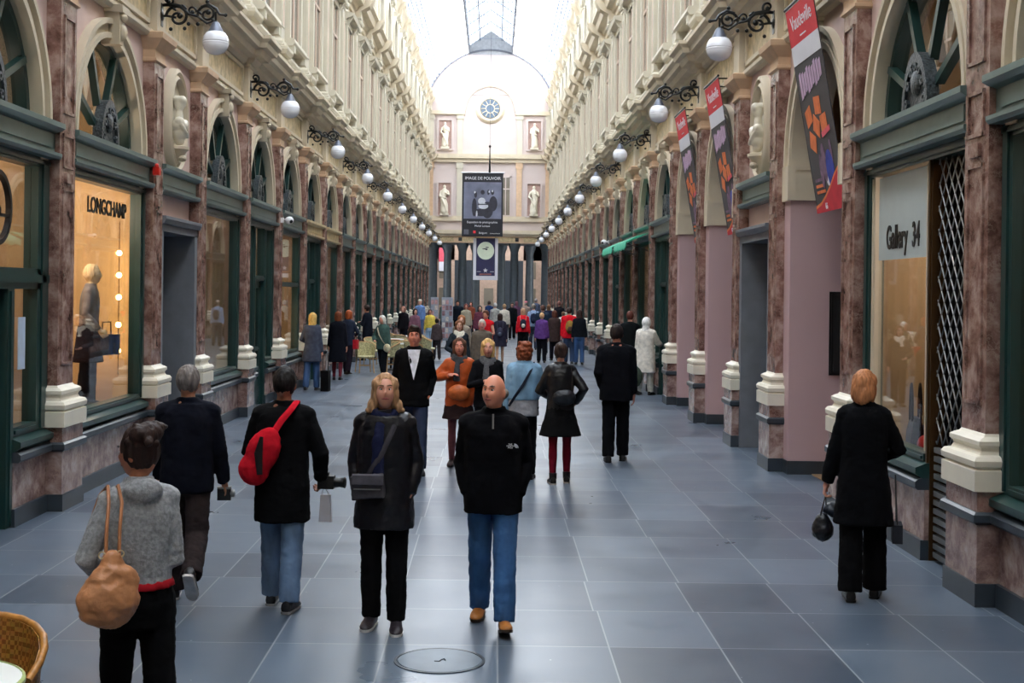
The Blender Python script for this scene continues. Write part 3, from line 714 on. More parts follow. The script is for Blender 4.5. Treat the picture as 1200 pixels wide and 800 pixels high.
def soft(name, mb, mat, parent, voxel, smooth=2, amp=0, f=9, strand=False):
    me = mb.mesh(name, mat); me = remesh(me, voxel, smooth)
    if amp: wrinkle(me, amp, f, random.random()*20, strand)
    return link(name, me, parent)
def ik(S, T, l1, l2, hint):
    S, T = Vector(S), Vector(T); d = T-S; D = min(d.length, (l1+l2)*.999); d.normalize(); T = S+d*D
    a = (l1*l1-l2*l2+D*D)/(2*D); h = sqrt(max(l1*l1-a*a, 0)); hn = Vector(hint); hn = (hn-d*hn.dot(d)).normalized()
    return S+d*a+hn*h, T
def eloft(mb, secs, n=22, sh=None):
    rr = []
    for z, rx, ry, cy in secs:
        r = []
        for i in range(n):
            t = 2*pi*i/n; c, s = cos(t), sin(t); e = .86
            p = Vector((rx*math.copysign(abs(c)**e, c), cy+ry*math.copysign(abs(s)**e, s), z)); r.append(tuple(sh(p) if sh else p))
        rr.append(r)
    return mb.rings(rr)
BODY = [(.86, .150, .100), (.92, .162, .112), (1.0, .155, .108), (1.10, .140, .100), (1.22, .158, .112), (1.33, .170, .114), (1.41, .158, .098), (1.46, .105, .078), (1.50, .062, .062)]
ARMS = {'rest': ((.225, .02, .83), (.3, -1, .1)), 'swingf': ((.23, .20, .88), (.4, -1, -.1)), 'swingb': ((.24, -.14, .86), (.5, -1, .2)), 'pocket': ((.160, .05, .905), (.55, -1, .0)),
        'chest': ((.05, .22, 1.20), (.8, -.3, -1)), 'belly': ((.10, .24, 1.06), (1, -.6, -.4)), 'phone': ((.10, .10, 1.52), (.6, .6, -1)), 'bagh': ((.25, .06, .82), (.4, -1, .1)),
        'camera': ((.25, .15, .93), (.8, -1, -.2)), 'reach': ((.22, .42, 1.12), (.5, -.5, -1)), 'strap': ((.13, .14, 1.25), (1, -.2, -.8))}
class Person: pass
def person(label, X, Y, H, rz, top, legs, hair, skin=(214, 160, 134), shoes=(26, 24, 24), arms=('rest', 'rest'), pose=((6, 4), (-6, 8)), head=(0, 0), fem=False,
           lod=1, lean=2, sole=None, extras=(), build=1.0, group=None):
    """top = dict(c, kind, hem, bulk, flare); legs = dict(c, kind, style, w); lod 2 near, 1 middle, 0 far"""
    k = H/1.75; vox = {2: .0062, 1: .0085, 0: .015}[lod]*(1 if lod else 1); cv = {2: .010, 1: .013, 0: .02}[lod]
    tl = math.tan(R(lean)); sw = (.140 if fem else .160)*build; hx = .085
    sh = lambda p: Vector((p[0], p[1]+(p[2]-.93)*tl if p[2] > .93 else p[1], p[2]))
    joints = []
    low = 9
    for s, (th, kn) in zip((-1, 1), pose):
        hip = Vector((s*hx, 0, .92)); a = R(th); b = R(th-kn)
        knee = hip+Vector((s*.004, .43*sin(a), -.43*cos(a))); ank = knee+Vector((s*.004, .41*sin(b), -.41*cos(b)))
        pitch = -R(max(0, kn-th)*.8) if kn > 20 else (R(14) if th > 14 and kn < 12 else 0)
        joints.append([hip, knee, ank, pitch])
        toe = ank.z-.08+(.19*sin(pitch) if pitch < 0 else 0)
        low = min(low, toe if pitch <= 0 else ank.z-.085)
    drop = -low
    up = Vector((0, 0, drop))
    for j in joints: j[0] += up; j[1] += up; j[2] += up
    g = lambda p: (sh(Vector(p))+up)
    body = MB()
    secs = [(z, rx*build*(.94 if fem else 1), ry*build*(.95 if fem else 1), 0) for z, rx, ry in BODY]
    eloft(body, secs, 20, g)
    for s, j in zip((-1, 1), joints): body.limb([j[0]-Vector((0, 0, .02)), (j[0]+j[1])/2, j[1], j[1]*.7+j[2]*.3, j[2]], (.078, .068, .05, .052, .036), 12)
    hands = []
    for s, an in zip((-1, 1), arms):
        T, hint = ARMS[an] if isinstance(an, str) else an
        S = g((s*sw, 0, 1.40)); T = g((s*T[0], T[1], T[2]))
        E, T = ik(S, T, .29, .255, (s*hint[0], hint[1], hint[2]))
        body.limb([S, (S+E)/2, E, (E*.6+T*.4), T], (.05, .044, .037, .038, .026), 12)
        body.limb([g((s*.03, 0, 1.44)), S], (.06, .05), 10)
        d = (T-E).normalized()
        if an == 'pocket': T = T-d*.03; d = Vector((-s*.95, -.15, -.3)).normalized()
        td = Vector((0, 1, 0)) if abs(d.y) < .75 else Vector((0, 0, 1)); td = (td-d*td.dot(d)).normalized(); pn = d.cross(td)
        if pn.x*s > 0: pn = -pn
        grip = an in ('bagh', 'camera') or not isinstance(an, str); hb = MB() if 0 else body
        rot = Matrix((td, pn, d)).transposed()
        hb.ell(T+d*.05, (.040, .016, .056), 12, 8, rot); hb.limb([T-d*.01, T+d*.03], (.024, .026), 10)
        for q, (off, ln) in enumerate(((.031, .066), (.0105, .074), (-.010, .068), (-.030, .054))):
            c0 = T+d*.085+td*off; curl = (1.0 if grip else .42)+.06*q
            d1 = (d*cos(curl*.6)+pn*sin(curl*.6)+td*off*2.2).normalized(); d2 = (d*cos(curl*1.5)+pn*sin(curl*1.5)).normalized(); d3 = (d*cos(curl*2.2)+pn*sin(curl*2.2)).normalized()
            hb.limb([c0-d*.015, c0+d1*ln*.45, c0+d1*ln*.45+d2*ln*.32, c0+d1*ln*.45+d2*ln*.32+d3*ln*.25], (.0092, .0086, .008, .007), 8)
        c0 = T+d*.025+td*.032
        hb.limb([c0-td*.01, c0+td*.02+d*.025+pn*.008, c0+td*.022+d*.055+pn*.018], (.0125, .0105, .009), 8)
        hands.append((T, d, td, pn, E, S))
    # head
    Hc = g((0, .02, 1.625)); HR = Matrix.Rotation(R(head[0]), 3, 'Z') @ Matrix.Rotation(R(-head[1]), 3, 'X')
    hp = lambda p: Hc+HR @ Vector(p)
    body.limb([g((0, 0, 1.44)), g((0, .005, 1.5)), hp((0, -.01, -.06))], (.062, .054 if not fem else .046, .052 if not fem else .044), 12)
    rr = []; nn_, mm = (36, 26) if lod else (16, 10)
    fx = .072 if fem else .076
    for j in range(mm+1):
        th = pi*j/mm; ring = []
        for i in range(nn_):
            a = 2*pi*i/nn_; dx, dy, dz = sin(th)*cos(a), sin(th)*sin(a), -cos(th)
            x, y, z = fx*dx, .093*dy, .118*dz
            if dz < 0: x *= 1-.34*dz*dz; y += .012*(-dz)*(1 if dy > -.2 else -1); 
            if dy > 0:
                G = lambda x0, z0, sx, sz: math.exp(-((dx-x0)/sx)**2-((dz-z0)/sz)**2)
                y += .024*G(0, -.16, .13, .14)+.012*G(0, .02, .10, .2)-.011*(G(.36, .10, .19, .12)+G(-.36, .10, .19, .12))+.006*G(0, .26, .6, .1)
                y += .006*G(0, -.43, .22, .05)+.006*G(0, -.54, .2, .06)-.005*G(0, -.48, .3, .03)+.010*G(0, -.82, .35, .16)+.006*(G(.5, -.12, .2, .2)+G(-.5, -.12, .2, .2))
            ring.append(tuple(hp((x, y, z))))
        rr.append(ring)
    body.rings(rr)
    for s in (-1, 1): body.ell(hp((s*fx*1.0, -.008, -.01)), (.010, .018, .032), 8, 6, HR)
    for m_ in (Matrix.Scale(k, 4),): body.xf(m_)
    me = body.mesh('person', cloth(skin, 'skin')); me = remesh(me, vox*k, 1)
    root = link('person', me); root.location = (X, Y, 0); root.rotation_euler = (0, 0, R(rz))
    tag(root, label, 'person', group)
    S4 = Matrix.Scale(k, 4)
    def part(name, mb, mat, voxel=None, smooth=2, amp=0, f=9, strand=False):
        mb.xf(S4)
        if voxel: return soft(name, mb, mat, root, voxel*k, smooth, amp*k, f/k, strand)
        return mb.build(name, mat, root, 40)
    # trousers / skirt / legs
    st = legs.get('style', 'trousers'); w = legs.get('w', .016)
    lm = cloth(legs['c'], legs.get('kind', 'cloth'))
    t = MB()
    if st != 'tights': eloft(t, [(.80, .165, .12, 0), (.92, .178*build, .128*build, 0), (1.02, .165*build, .118*build, 0)], 20, g)
    for j in joints:
        fl = legs.get('flare', .0); A = j[2]+Vector((0, 0, .0)); 
        e = (j[1]*.03+A*.97)
        if st == 'tights': t.limb([j[0], (j[0]+j[1])/2, j[1], j[1]*.65+A*.35, A], (.082, .07, .054, .056, .04), 12)
        else: t.tube([j[0]+Vector((0, 0, .03)), j[0]*.6+j[1]*.4, j[1], j[1]*.5+A*.5, e+Vector((0, 0, -.025))], (.088+w*.4, .078+w*.6, .062+w, .056+w*1.15+fl*.5, .050+w*1.2+fl), 14)
    part('tights' if st == 'tights' else legs.get('name', 'trousers'), t, lm, cv, 2, 0 if st == 'tights' else (.006 if lod else 0), 13)
    # shoes
    for s, j in zip((-1, 1), joints):
        stn = [(-.078, .018, .05), (-.066, .036, .09), (-.03, .040, .105), (.02, .040, .098), (.06, .042, .078), (.11, .047, .062), (.155, .044, .05), (.185, .032, .04), (.198, .012, .028)]
        hs = legs.get('boot', 0)
        rrr = []; so = []
        rt = Matrix.Rotation(R(-s*6), 3, 'Z') @ Matrix.Rotation(j[3], 3, 'X')
        org = j[2]
        for y, hw, hh in stn:
            ring = []; rs = []
            for i in range(12):
                a = 2*pi*i/12; x = hw*cos(a); z = max(sin(a), -.55)*(hh*.5)/1+hh*.5*(.55 if sin(a) < 0 else .55)
                z = .014+ (max(0, (sin(a)+.55)/1.55))*(hh-.014)
                ring.append(tuple(org+rt @ Vector((x, y, z-.08))))
                rs.append(tuple(org+rt @ Vector(((hw+.003)*cos(a), y*1.015, (.0 if sin(a) < 0 else .019)-.082))))
            rrr.append(ring); so.append(rs)
        sm_ = MB().rings(rrr)
        if hs: sm_.tube([org+rt @ Vector((0, -.02, -.02)), org+rt @ Vector((0, -.015, hs))], (.045, .05), 12)
        s_o = part('shoe', sm_, cloth(shoes, 'leather'))
        if lod: 
            mb2 = MB().rings(so); mb2.xf(S4); mb2.build('sole', cloth(sole or (20, 20, 20), 'leather'), s_o)
    # upper garment
    b = top.get('bulk', .018); hem = top.get('hem', .86); fl = top.get('flare', 0); tm = cloth(top['c'], top.get('kind', 'cloth'))
    t = MB(); secs = []
    bd = [(z, rx*build*(.94 if fem else 1), ry*build*(.96 if fem else 1)) for z, rx, ry in BODY]
    def rad(z):
        if z <= .92: return .166*build, .116*build
        for (z0, a0, c0), (z1, a1, c1) in zip(bd, bd[1:]):
            if z0 <= z <= z1: q = (z-z0)/(z1-z0); return a0+(a1-a0)*q, c0+(c1-c0)*q
        return bd[-1][1], bd[-1][2]
    wst = top.get('waist', .5)      # 0 straight .. 1 follows the waist
    zz = [hem+(1.0-hem)*q/4 for q in range(4)] if hem < .98 else [hem]
    zz += [z for z in (1.0, 1.06, 1.12, 1.2, 1.28, 1.34, 1.40, 1.44, 1.47) if z > hem+.02]
    for z in zz:
        rx, ry = rad(z); fx_, fy_ = .168*build, .118*build
        if z < 1.28: rx = rx*wst+fx_*.94*(1-wst); ry = ry*wst+fy_*(1-wst)
        q = max(0, (1.0-z))
        secs.append((z, rx+b+fl*q, ry+b+fl*q*.8, 0))
    eloft(t, secs, 24, g)
    slv = top.get('sleeve', 1)
    t.ell(g((0, 0, 1.36)), (.12*build, .09+b, .09), 14, 8)
    for s, (T, d, td, pn, E, S) in zip((-1, 1), hands):
        if slv:
            en = T-d*.005
            t.tube([S+(S-E).normalized()*.03, S, (S+E)/2, E, (E+en)/2, en], (.03+b*.6, .047+b*.75, .044+b*.75, .040+b*.75, .037+b*.7, .030+b*.6), 14)
            t.ell(S, (.047+b*.75, .05+b*.75, .046+b*.75), 12, 8)
        t.limb([g((s*.035, 0, 1.435)), S+Vector((0, 0, .004))], (.058+b*.6, .05+b*.9), 12)
    if top.get('collar', 1): t.tube([g((0, 0, 1.43)), g((0, .004, 1.50+.015*top.get('collar', 1)))], (.078, .062+b*.6), 14)
    if top.get('hood'): t.ell(g((0, -.085, 1.455)), (.10, .055, .065), 12, 8)
    jk = part(top.get('name', 'jacket'), t, tm, cv, 2, (.007 if lod == 2 else .006 if lod else 0)*top.get('crease', 1), 10)
    # skirt, shirt front and other garments
    for e in extras:
        e(root, g, hp, HR, hands, part, lod, k)
    # hair
    hs, hc = hair; hm = cloth(hc, 'hair'); h = MB()
    E_ = lambda c, r: h.ell(hp(c), r, 16, 10, HR)
    if hs != 'hood' and hs != 'hat':
        if hs == 'bald': E_((0, -.030, -.006), (.0895, .082, .056))
        elif hs == 'thin': E_((0, -.024, .012), (.081, .092, .105))
        else: E_((0, -.017, .020), (.087, .101, .114)); E_((0, .004 if fem else .012, .07), (.062, .066 if fem else .075, .062))
        if hs in ('bob', 'long', 'curly', 'wild'):
            for s in (-1, 1): E_((s*.066, -.02, -.03), (.030, .066, .10)); E_((s*.056, .0, .045), (.038, .066, .055))
            E_((0, -.055, -.05), (.082, .055, .11))
        if hs == 'wild':
            for s in (-1, 1): E_((s*.092, -.015, -.10), (.030, .04, .055)); E_((s*.112, -.015, -.125), (.026, .025, .018))
        if hs == 'long':
            for s in (-1, 1): E_((s*.06, -.01, -.13), (.034, .05, .12))
            E_((0, -.07, -.14), (.085, .04, .15))
        if hs == 'bun': E_((0, -.105, .07), (.045, .04, .045))
        if hs == 'updo':
            E_((0, -.06, .085), (.085, .07, .06)); E_((.05, -.06, .11), (.075, .05, .035)); E_((-.05, -.05, .09), (.05, .05, .045)); E_((.10, -.07, .11), (.05, .03, .018))
            for q in range(16): E_((random.uniform(-.08, .08), random.uniform(-.12, .02), random.uniform(.03, .13)), (.022, .022, .02))
        if hs == 'curly':
            for q in range(46):
                a = random.uniform(0, 2*pi); z = random.uniform(-.09, .12); r_ = .088*sqrt(max(.05, 1-(z/.15)**2)); 
                y = r_*sin(a)*1.1-.02
                if y > .045 and z < .07: continue
                E_((r_*cos(a), y, z), (.028, .028, .024))
        if hs == 'tuft': E_((0, .035, .105), (.06, .05, .03)); E_((.02, .05, .115), (.04, .03, .025))
        part('hair', h, hm, {2: .0065, 1: .009, 0: .016}[lod], 1, {2: .0065, 1: .006, 0: 0}[lod], 55, True)
    elif hs == 'hood': part('hood', h.ell(hp((0, -.02, .01)), (.105, .115, .135), 16, 10, HR).limb([hp((0, -.04, -.08)), g((0, -.03, 1.44))], (.085, .095)), hm, .013, 2)
    else:
        part('hair', MB().ell(hp((0, -.03, -.01)), (.082, .085, .09), 12, 8, HR), cloth((150, 140, 128), 'hair'), .014, 1)
        h.ell(hp((0, -.01, .075)), (.088, .1, .055), 14, 8, HR); h.ell(hp((0, .05, .06)), (.07, .08, .014), 14, 6, HR); part('cap', h, hm, .012, 1)
    # face details
    if lod:
        for s in (-1, 1):
            mb = MB().ell(hp((s*.0265, .0755, .012)), (.0125, .008, .0075), 10, 6, HR); mb.xf(S4); ey = mb.build('eye', m_whitep, root, 180)
            mb = MB().ell(hp((s*.0265, .0815, .012)), (.0062, .004, .0068), 8, 5, HR); mb.xf(S4); mb.build('iris', cloth((30, 22, 18), 'leather'), ey, 180)
            mb = MB().limb([hp((s*.012, .091, .034)), hp((s*.03, .089, .040)), hp((s*.046, .078, .035))], (.0028, .0042, .0025), 6); mb.xf(S4)
            mb.build('eyebrow', cloth(tuple(int(c*.62) for c in hc), 'hair'), root, 180)
        mb = MB().limb([hp((-.023, .082, -.055)), hp((-.010, .0905, -.053)), hp((.010, .0905, -.053)), hp((.023, .082, -.055))], (.003, .0062, .0062, .003), 6); mb.xf(S4)
        mb.build('mouth', cloth((168, 82, 78), 'skin'), root, 180)
    P = Person(); P.root = root; P.hands = hands; P.g = g; P.k = k; P.hp = hp; P.X, P.Y, P.rz, P.top = X, Y, rz, top
    return P
def held(P, name, mb, mat, label, cat, smooth=40, voxel=None, amp=0, f=12):
    """a thing carried by a person, modelled in the person's frame, standing at its own place"""
    mb.xf(Matrix.Translation((P.X, P.Y, 0)) @ Matrix.Rotation(R(P.rz), 4, 'Z') @ Matrix.Scale(P.k, 4))
    n = len(mb.v); c = Vector((sum(v[0] for v in mb.v)/n, sum(v[1] for v in mb.v)/n, min(v[2] for v in mb.v)))
    mb.xf(Matrix.Translation(-c))
    o = soft(name, mb, mat, None, voxel, 2, amp, f) if voxel else mb.build(name, mat, None, smooth)
    o.location = c; tag(o, label, cat); P.c = c
    def sub(nm, mb2, mat2, sm=40):
        mb2.xf(Matrix.Translation(-c) @ Matrix.Translation((P.X, P.Y, 0)) @ Matrix.Rotation(R(P.rz), 4, 'Z') @ Matrix.Scale(P.k, 4))
        return mb2.build(nm, mat2, o, sm)
    o_sub = sub
    return o, o_sub
# garments and accessories worn (children of the person)
def skirt(c, z1, kind='cloth', fl=.05, name='skirt'):
    def f(root, g, hp, HR, hands, part, lod, k):
        t = MB(); eloft(t, [(z1, .175+fl, .135+fl, 0), (.88, .182, .14, 0), (1.0, .165, .125, 0)], 22, g); part(name, t, cloth(c, kind), .013, 2, .006, 12)
    return f
def hemshirt(c, z0, z1, r=.02, name='shirt', kind='cloth'):
    def f(root, g, hp, HR, hands, part, lod, k):
        t = MB(); eloft(t, [(z0, .172+r, .125+r, 0), (z1, .162+r, .117+r, 0)], 22, g); part(name, t, cloth(c, kind), .012, 2, .006, 12)
    return f
def vfront(c, w=.05, z0=1.22, name='shirt', y=.160):
    def f(root, g, hp, HR, hands, part, lod, k):
        t = MB(); t.add([g((-w, .112, 1.475)), g((w, .112, 1.475)), g((w*.75, y-.006, 1.36)), g((0, y+.002, z0)), g((-w*.75, y-.006, 1.36)), g((-w, .05, 1.47)), g((w, .05, 1.47)), g((w*.7, .10, 1.36)), g((0, .10, z0)), g((-w*.7, .10, 1.36))],
                        [(0, 1, 2, 3, 4), (5, 9, 8, 7, 6), (0, 4, 9, 5), (4, 3, 8, 9), (3, 2, 7, 8), (2, 1, 6, 7), (1, 0, 5, 6)]); part(name, t, cloth(c))
    return f
def scarf(c, drop=.0, kind='knit', r=.04, name='scarf'):
    def f(root, g, hp, HR, hands, part, lod, k):
        t = MB()
        for dz, rr_ in ((0, .078), (.035, .068)):
            pts = [g((rr_*cos(a)*1.05, .012+rr_*sin(a), 1.455+dz+.012*sin(a*2)-(.03 if sin(a) > .5 else 0))) for a in [2*pi*q/14 for q in range(15)]]
            t.tube(pts, r*.8, 8)
        if drop: t.tube([g((.02, .12, 1.42)), g((.03, .160, 1.30)), g((.03, .168, 1.42-drop))], (.035, .045, .05), 8, .4, up=(1, 0, 0))
        part(name, t, cloth(c, kind), .011, 2, .005, 18)
    return f
def backpack(c, c2=(60, 60, 60), z=1.2, s=1.0, name='backpack'): 
    return ('bp', c, c2, z, s)
def strap(c, a, b, wd=.018, name='bag_strap'):
    """cross-body band from shoulder point a round front and back to b"""
    def f(root, g, hp, HR, hands, part, lod, k):
        t = MB(); s = 1 if a > 0 else -1
        for yy in (1, -1):
            pts = [g((a, .02*yy, 1.49)), g((a*.7, .145*yy, 1.38)), g((0, .178*yy, 1.22)), g((b*.6, .178*yy, 1.06)), g((b, .12*yy, .94))]
            t.tube(pts, wd, 6, .3, up=(1, 0, .6))
        part(name, t, cloth(c))
    return f
BLK = (13, 13, 15)
NAV = (22, 24, 34)
W = lambda px, py, Z: at(px, py, Z)
def X_(px, Z, py=450): return at(px, py, Z).x
# --- the nearest figures
A = person('woman in a grey hooded knit jacket with dark pinned-up hair and a tan bag', X_(163, 5.9, 640), 5.9, 1.63, 28,
           dict(c=(150, 152, 156), kind='knit', hem=1.0, bulk=.016, waist=.7, hood=1, name='hooded_jacket', crease=.8, collar=1), dict(c=(10, 10, 12), w=.012), ('updo', (44, 28, 24)),
           skin=(176, 112, 84), arms=(((.13, .18, 1.03), (.9, -1, -.2)), ((.08, .2, 1.03), (.4, -1, -.2))), pose=((10, 8), (-10, 10)), head=(42, 6), fem=True, lod=2, build=.96, extras=(hemshirt((170, 30, 40), .99, 1.03, .002),))
P = A
b = MB(); b.ell((-.19, -.23, .98), (.145, .09, .125)).ell((-.17, -.22, 1.05), (.12, .075, .11)).ell((-.17, -.20, 1.15), (.055, .045, .06))
A_bag, sub = held(P, 'shoulder_bag', b, cloth((186, 128, 88), 'leather'), 'tan slouchy leather shoulder bag gathered under its handles, hanging behind the woman in grey', 'bag', voxel=.009, amp=.010, f=16)
for dy in (-.03, .03): sub('bag_handle', MB().tube([(-.17+dy, -.21, 1.18), (-.16+dy, -.175, 1.30), (-.14+dy, -.12, 1.41), (-.13+dy*.8, -.02, 1.475), (-.14+dy, .08, 1.42), (-.19+dy, .11, 1.25)], .0085, 8, 1), cloth((170, 112, 74), 'leather'))
for dy in (-.04, .03): sub('handle_ring', MB().lathe([(.012, -.003), (.018, -.003), (.018, .003), (.012, .003)], (-.17+dy*1.2, -.215, 1.19), 12, 'y', closed=True), m_gold)
Bp = person('grey-haired man walking away in a navy jacket and two-tone dark trousers, camera in hand', X_(219, 9.5, 560), 9.5, 1.70, 6,
            dict(c=(16, 18, 28), hem=.82, bulk=.030, waist=.3), dict(c=(46, 38, 38), w=.022), ('short', (120, 112, 108)), skin=(186, 128, 100), shoes=(30, 30, 32), sole=(196, 190, 186),
            arms=('swingf', ((.27, .10, .84), (.5, -1, -.1))), pose=((10, 4), (-14, 48)), head=(-14, 4), lod=2, build=1.04)
Cp = person('man in a long black coat and pale jeans with a red sling bag', X_(331, 9.35, 560), 9.35, 1.70, -4,
            dict(c=BLK, hem=.64, bulk=.030, waist=.3, flare=.03, name='coat'), dict(c=(92, 116, 146), kind='denim', w=.02, name='jeans'), ('short', (20, 16, 16)), skin=(150, 100, 78), shoes=(34, 34, 38), sole=(150, 150, 150),
            arms=('belly', 'camera'), pose=((10, 6), (-8, 6)), head=(4, 10), lod=2, build=1.02)
Dp = person('woman with blown shoulder-length blonde hair in a dark quilted coat, facing the camera', X_(451, 8.8, 560), 8.8, 1.70, 178,
            dict(c=(20, 20, 26), kind='leather', hem=.70, bulk=.034, waist=.3, flare=.05, name='coat'), dict(c=(14, 14, 16), w=.013), ('wild', (176, 134, 98)), skin=(214, 152, 128), shoes=(50, 44, 50), sole=(220, 216, 212),
            arms=('pocket', 'pocket'), pose=((3, 2), (-3, 4)), head=(8, -8), fem=True, lod=2, build=1.0, extras=(scarf((30, 34, 62), .42, 'cloth'), strap((62, 60, 66), -.10, .17)))
Ep = person('balding man in a black zip fleece, blue jeans and tan boots, looking aside', X_(578, 8.95, 560), 8.95, 1.72, 178,
            dict(c=(12, 12, 16), hem=.80, bulk=.032, waist=.2, name='fleece_jacket', collar=1.6), dict(c=(46, 88, 136), kind='denim', w=.018, name='jeans'), ('bald', (150, 140, 132)), skin=(222, 146, 118), shoes=(170, 108, 52), sole=(50, 36, 28),
            arms=('pocket', 'pocket'), pose=((17, 4), (-9, 12)), head=(-26, -6), lod=2, build=1.06)
Lp = person('auburn-blonde woman in a long black coat and black trousers by the right shop window', X_(1012, 9.85, 560), 9.85, 1.70, -14,
            dict(c=(8, 9, 13), hem=.58, bulk=.030, waist=.4, flare=.10, name='coat'), dict(c=(9, 9, 11), w=.026, flare=.01), ('bob', (176, 116, 76)), skin=(214, 150, 128),
            arms=(((.29, .05, .80), (.6, -1, .2)), 'belly'), pose=((-6, 6), (7, 4)), head=(-12, 14), fem=True, lod=2, build=.96)
# --- middle distance
Fp = person('young dark-haired man in a black blazer over an open white shirt, walking toward the camera', X_(485, 16.3), 16.3, 1.82, 182,
            dict(c=BLK, hem=.80, bulk=.028, waist=.5, name='blazer'), dict(c=(30, 44, 74), kind='denim', name='jeans'), ('tuft', (40, 28, 22)), skin=(206, 128, 104), arms=('pocket', 'pocket'), pose=((8, 4), (-8, 8)), lod=1, build=.98, extras=(vfront((226, 224, 232), .075, 1.12, y=.158),))
Gp = person('woman in an orange leather jacket and thick dark grey scarf with long brown hair', X_(538, 16.9), 16.9, 1.66, 180,
            dict(c=(176, 78, 34), kind='leather', hem=.80, bulk=.03, waist=.3, name='leather_jacket'), dict(c=(120, 72, 78), style='tights'), ('long', (92, 60, 44)), skin=(216, 140, 120), shoes=(50, 30, 30), arms=('bagh', 'strap'), fem=True, lod=1, extras=(scarf((58, 60, 66), .25, r=.052), skirt((40, 28, 30), .66)))
Hp = person('young blonde woman in a black top and grey scarf beside the woman in orange', X_(571, 16.6), 16.6, 1.66, 184,
            dict(c=(20, 20, 24), hem=.84, bulk=.02), dict(c=(18, 20, 30), w=.008), ('long', (206, 164, 104)), skin=(222, 158, 136), arms=('rest', 'chest'), fem=True, lod=1, extras=(scarf((88, 88, 92), .2, r=.05),))
Ip = person('woman in a faded denim jacket with short copper hair, seen from behind', X_(614, 15.85), 15.85, 1.66, -4,
            dict(c=(112, 148, 176), kind='denim', hem=1.02, bulk=.032, waist=.3, name='denim_jacket', collar=1.3), dict(c=(14, 15, 20), w=.012), ('curly', (128, 66, 40)), skin=(206, 150, 126), arms=('rest', 'belly'), pose=((-4, 8), (8, 4)), fem=True, lod=1, build=1.08,
            extras=(hemshirt((150, 150, 156), .82, 1.03, .024), strap((30, 34, 46), .12, -.18)))
Jp = person('woman in a black leather jacket, flared black skirt and dark red tights with tied-back hair', X_(657, 15.6), 15.6, 1.66, 2,
            dict(c=(14, 15, 20), kind='leather', hem=.92, bulk=.028, waist=.6, name='leather_jacket'), dict(c=(104, 16, 34), style='tights', boot=.06), ('bun', (56, 40, 36)), skin=(204, 140, 116), arms=('belly', ((.19, .06, 1.0), (.8, -.9, -.1))), pose=((-4, 4), (6, 4)), fem=True, lod=1, build=.94, extras=(skirt((12, 12, 14), .60, fl=.09),), sole=(170, 160, 150))
Kp = person('tall man in a dark suit walking away along the middle of the floor', X_(722, 17.7), 17.7, 1.84, -4,
            dict(c=(10, 11, 17), hem=.78, bulk=.032, waist=.4, name='suit_jacket'), dict(c=(9, 10, 14), w=.022), ('short', (38, 28, 26)), skin=(180, 116, 96), arms=('pocket', 'rest'), pose=((-4, 6), (8, 5)), lod=1, build=1.12)
# carried things of the near figures
b = MB(); 
T = Cp.hands[1][0]; d = Vector((.8, .55, 0)).normalized()
b.box(T.x-.02, T.x+.10, T.y-.02, T.y+.06, T.z-.075, T.z+.02).box(T.x+.01, T.x+.06, T.y-.01, T.y+.04, T.z+.02, T.z+.045)
cam_o, sub = held(Cp, 'camera', b, m_black, 'long-lensed black camera held at the hip of the man with the red bag', 'camera')
sub('camera_lens', MB().lathe([(.035, 0), (.038, .015), (.034, .04), (.038, .065), (.042, .08), (.035, .085), (.03, .075)], (T.x+.10, T.y+.02, T.z-.03), 16, 'x'), m_black)
sub('camera_strap', MB().tube([(T.x, T.y, T.z), (T.x-.02, T.y-.04, T.z+.16), (T.x-.04, T.y-.03, T.z+.2), (T.x+.03, T.y, T.z+.02)], .006, 6), m_black)
b = MB().rings([[(T.x+.0-q, T.y+.02+r_, T.z-.12), (T.x+.07+q, T.y+.02+r_, T.z-.12)][0:1]+[(T.x+.07+q, T.y+.02+r_, T.z-.12), (T.x+.08+q, T.y+.02+r_, T.z-.32), (T.x-.01-q, T.y+.02+r_, T.z-.32)] for q, r_ in ((0, -.02), (.004, 0), (0, .03))])
pb, sub = held(Cp, 'plastic_bag', b, M('thin_white_plastic', (206, 202, 208), .4), 'small whitish plastic bag hanging below the camera beside the black coat', 'bag')
sub('bag_handle', MB().tube([(T.x+.01, T.y+.02, T.z-.12), (T.x+.02, T.y+.01, T.z-.04), (T.x+.06, T.y+.02, T.z-.12)], .004, 5), m_whitep)
b = MB(); b.ell((-.10, -.20, 1.15), (.12, .075, .19), rot=Matrix.Rotation(R(24), 3, 'Y')).ell((-.16, -.20, 1.03), (.115, .075, .12))
sl, sub = held(Cp, 'sling_bag', b, cloth((196, 24, 40), 'cloth'), 'bright red sling bag with a dark stripe worn on the back of the black coat', 'bag', voxel=.010, amp=.006)
sub('bag_strap', MB().tube([(-.04, -.21, 1.26), (.03, -.18, 1.38), (.09, -.13, 1.46), (.105, -.02, 1.505), (.07, .12, 1.42), (-.05, .18, 1.22), (-.19, .12, 1.02), (-.2, -.1, .98)], .024, 8, .25, up=(1, .2, 0)), cloth((206, 26, 44)))
sub('bag_stripe', MB().tube([(-.09, -.272, 1.27), (-.11, -.283, 1.15), (-.10, -.275, 1.0)], (.012, .03, .02), 8, .15, up=(1, 0, 0)), m_black)
T = Bp.hands[1][0]; d = Bp.hands[1][1]
b = MB().box(T.x-.05, T.x+.05, T.y-.02, T.y+.05, T.z-.13, T.z-.04)
cm, sub = held(Bp, 'camera', b, m_black, "silver and black camera in the grey-haired man's lowered hand", 'camera')
sub('camera_lens', MB().lathe([(.022, 0), (.03, .01), (.03, .03), (.02, .035)], (T.x+.045, T.y+.0, T.z-.08), 14, 'x'), m_steel)
sub('top_plate', MB().box(T.x-.05, T.x+.052, T.y-.025, T.y+.055, T.z-.045, T.z-.03), m_steel)
